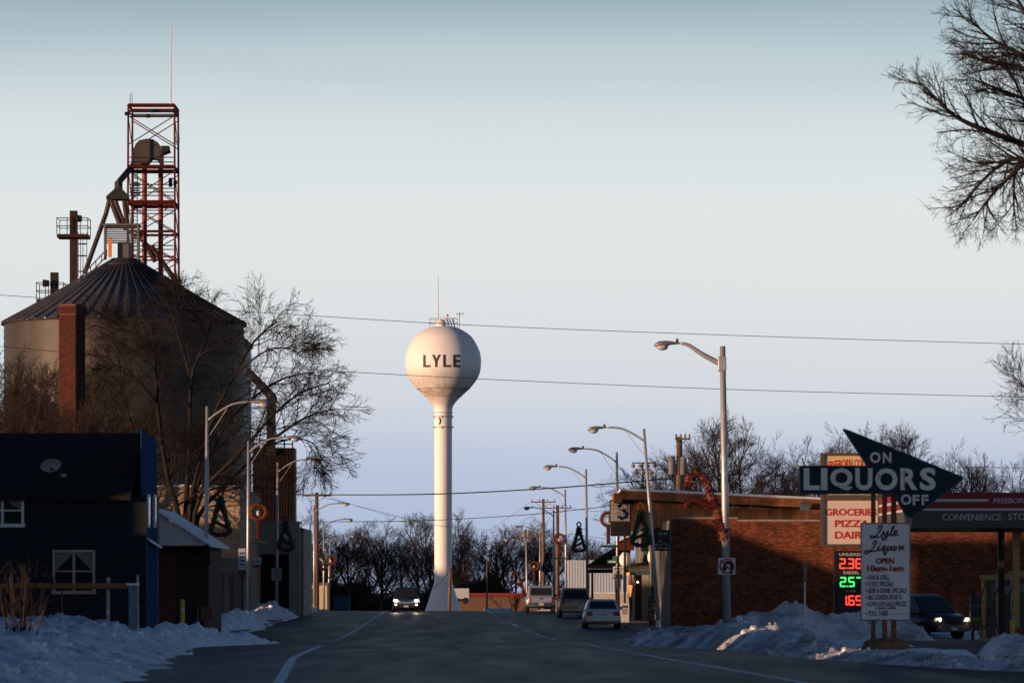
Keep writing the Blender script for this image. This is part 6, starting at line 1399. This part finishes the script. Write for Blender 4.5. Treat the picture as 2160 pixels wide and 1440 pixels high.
# shrub at the lower frame corner
sb_ = thing('bare_shrub', 'thin bare shrub poking through the snow at the frame corner', 'shrub', (PX(40, 92), 92, zg(92)))
g = np.random.default_rng(3); P0 = np.array([[(PX(40, 92)+a*.3, 92+b*.3, zg(92)), (PX(40, 92)+a*.8, 92+b*.8, zg(92)+1.0), (PX(40, 92)+a*1.2, 92+b, zg(92)+1.9)] for a, b in g.normal(0, .35, (12, 2))])
stem, ln_, rd_ = P0, np.full(12, 1.8), np.full(12, .02)
Vs, Qs = tubes(P0, np.full((12, 3), .016), 4); Vt, Qt = grow(g, P0, ln_, rd_, [(7, .4, (20, 50), 4, .05, .12, .2, 3), (5, .5, (20, 50), 3, .03, .15, .2, 3)], .005)
off = np.array(sb_.location)
for nm, (V, Q) in (('stem', (Vs, Qs)), ('crown', (Vt, Qt))):
    o = bpy.data.objects.new(nm, fast_mesh(nm, V-off, Q, twig)); C.objects.link(o); o.parent = sb_
# scrub by the far snow patch
sb_ = thing('bare_shrub', 'low bare shrub by the snow patch beside the pickup', 'shrub', (PX(1085, 360), 360, zg(360)))
P0 = np.array([[(PX(1085, 360)+a*.6, 360, zg(360)), (PX(1085, 360)+a*1.2, 360+b, zg(360)+.7), (PX(1085, 360)+a*1.7, 360+b, zg(360)+1.3)] for a, b in g.normal(0, .5, (10, 2))])
Vt, Qt = grow(g, P0, np.full(10, 1.3), np.full(10, .03), [(6, .5, (20, 50), 4, .05, .12, .1, 3), (4, .5, (20, 50), 3, .03, .15, .2, 3)], .012)
Vs, Qs = tubes(P0, np.full((10, 3), .025), 4)
off = np.array(sb_.location)
for nm, (V, Q) in (('stem', (Vs, Qs)), ('crown', (Vt, Qt))):
    o = bpy.data.objects.new(nm, fast_mesh(nm, V-off, Q, twig)); C.objects.link(o); o.parent = sb_

# ------------------------------------------------------------------ far centre buildings
fb2 = thing('low_building', 'low brown building with a red roof edge past the tower foot', 'building', (PX(1050, 575), 575, zg(575)))
MB().box(PX(958, 575), PX(1135, 575), 575, 590, zg(575)-.3, PZ(1257, 575)).build('wall', M('brown_wall', (.15, .085, .06), .85, var=.2), fb2)
MB().box(PX(957, 575), PX(1136, 575), 574.5, 590.5, PZ(1257, 575)+.003, PZ(1250, 575)).build('roof_edge', M('red_edge', (.22, .03, .03), .6), fb2)
fb3 = thing('white_trailer', 'small white box trailer beside the tower foot', 'trailer', (PX(976, 560), 560, zg(560)))
MB().box(PX(955, 560), PX(989, 560), 560, 562.4, PZ(1262, 560), PZ(1240, 560)).build('box', M('trailer_white', (.45, .5, .55), .5), fb3)
for x in (962, 982): MB().tube([(PX(x, 560), 559.95, PZ(1262, 560)-.25), (PX(x, 560), 560.2, PZ(1262, 560)-.25)], .42, 14).build('wheel', tyre, fb3)
MB().box(PX(956, 560), PX(988, 560), 560.1, 562.3, PZ(1262, 560)-.3, PZ(1262, 560)-.003).build('chassis', dark_metal, fb3)

# ------------------------------------------------------------------ unseen buildings added on the sun's side to throw shade on the street
SD = (math.sin(SUN_AZ), math.cos(SUN_AZ))                     # the way the light travels over the ground
def shade_caster(label, p, q, hw, ln, h, rh, name='shade_caster_house'):
    """an added gabled shade caster whose ridge runs along the light; p across the light, q along it"""
    x, y = p*SD[1]+q*SD[0], -p*SD[0]+q*SD[1]; z = zg(y)
    t = thing(name, label, 'house' if 'house' in name else 'shade caster', (x, y, z))
    wm = M('shade_caster_siding', (.3, .3, .28), .8)
    mw = MB(); mw.prismx([(-hw, -.3), (hw, -.3), (hw, h), (0, h+rh), (-hw, h)], -ln/2, ln/2)
    o = mw.build('wall', wm); o.parent = t
    mr = MB(); mr.prismx([(-hw-.4, h-.4*rh/hw), (0, h+rh), (hw+.4, h-.4*rh/hw), (hw+.4, h-.4*rh/hw+.15), (0, h+rh+.15), (-hw-.4, h-.4*rh/hw+.15)], -ln/2-.4, ln/2+.4)
    o = mr.build('roof', shingle); o.parent = t
    t.rotation_euler = (0, 0, math.pi/2-SUN_AZ); return t
shade_caster('unseen gabled house added to cast the slanting shade on the brick wall', -182.3, 52, 7.5, 12, 4.2, 5.0)
shade_caster('unseen wide house added to shade the far end of the brick wall', -166.8, 46, 9.4, 10, 8.5, .9)
shade_caster('unseen tall house added to shade the dark house', -152.7, 36, 6.2, 10, 8.6, 1.8)
shade_caster('unseen low house added to shade the foot of the tall grey lamp', -135.2, 40, 11.3, 10, 5.1, 1.0)
shade_caster('unseen long house added to shade the fuel canopy', -117, 34, 7.5, 10, 7.6, 1.6)
shade_caster('unseen long house added to shade the liquor sign', -97, 18, 11.5, 10, 8.0, 1.5)
shade_caster('unseen low house added to shade the board fence', -205, 50, 10, 10, 5.6, .8)
shade_caster('unseen tall house added to shade the beige shop', -233, 60, 15, 10, 7.6, .8)
shade_caster('unseen house added to shade the near road', -70, 2, 14, 10, 6.6, 2)
shade_caster('unseen gabled block added to shade the water tower foot', -466, 60, 14, 20, 12.5, 4, 'shade_caster_block')
shade_caster('unseen long block added to shade the trees beyond the street', -556, 100, 34, 20, 20, 2, 'shade_caster_block')
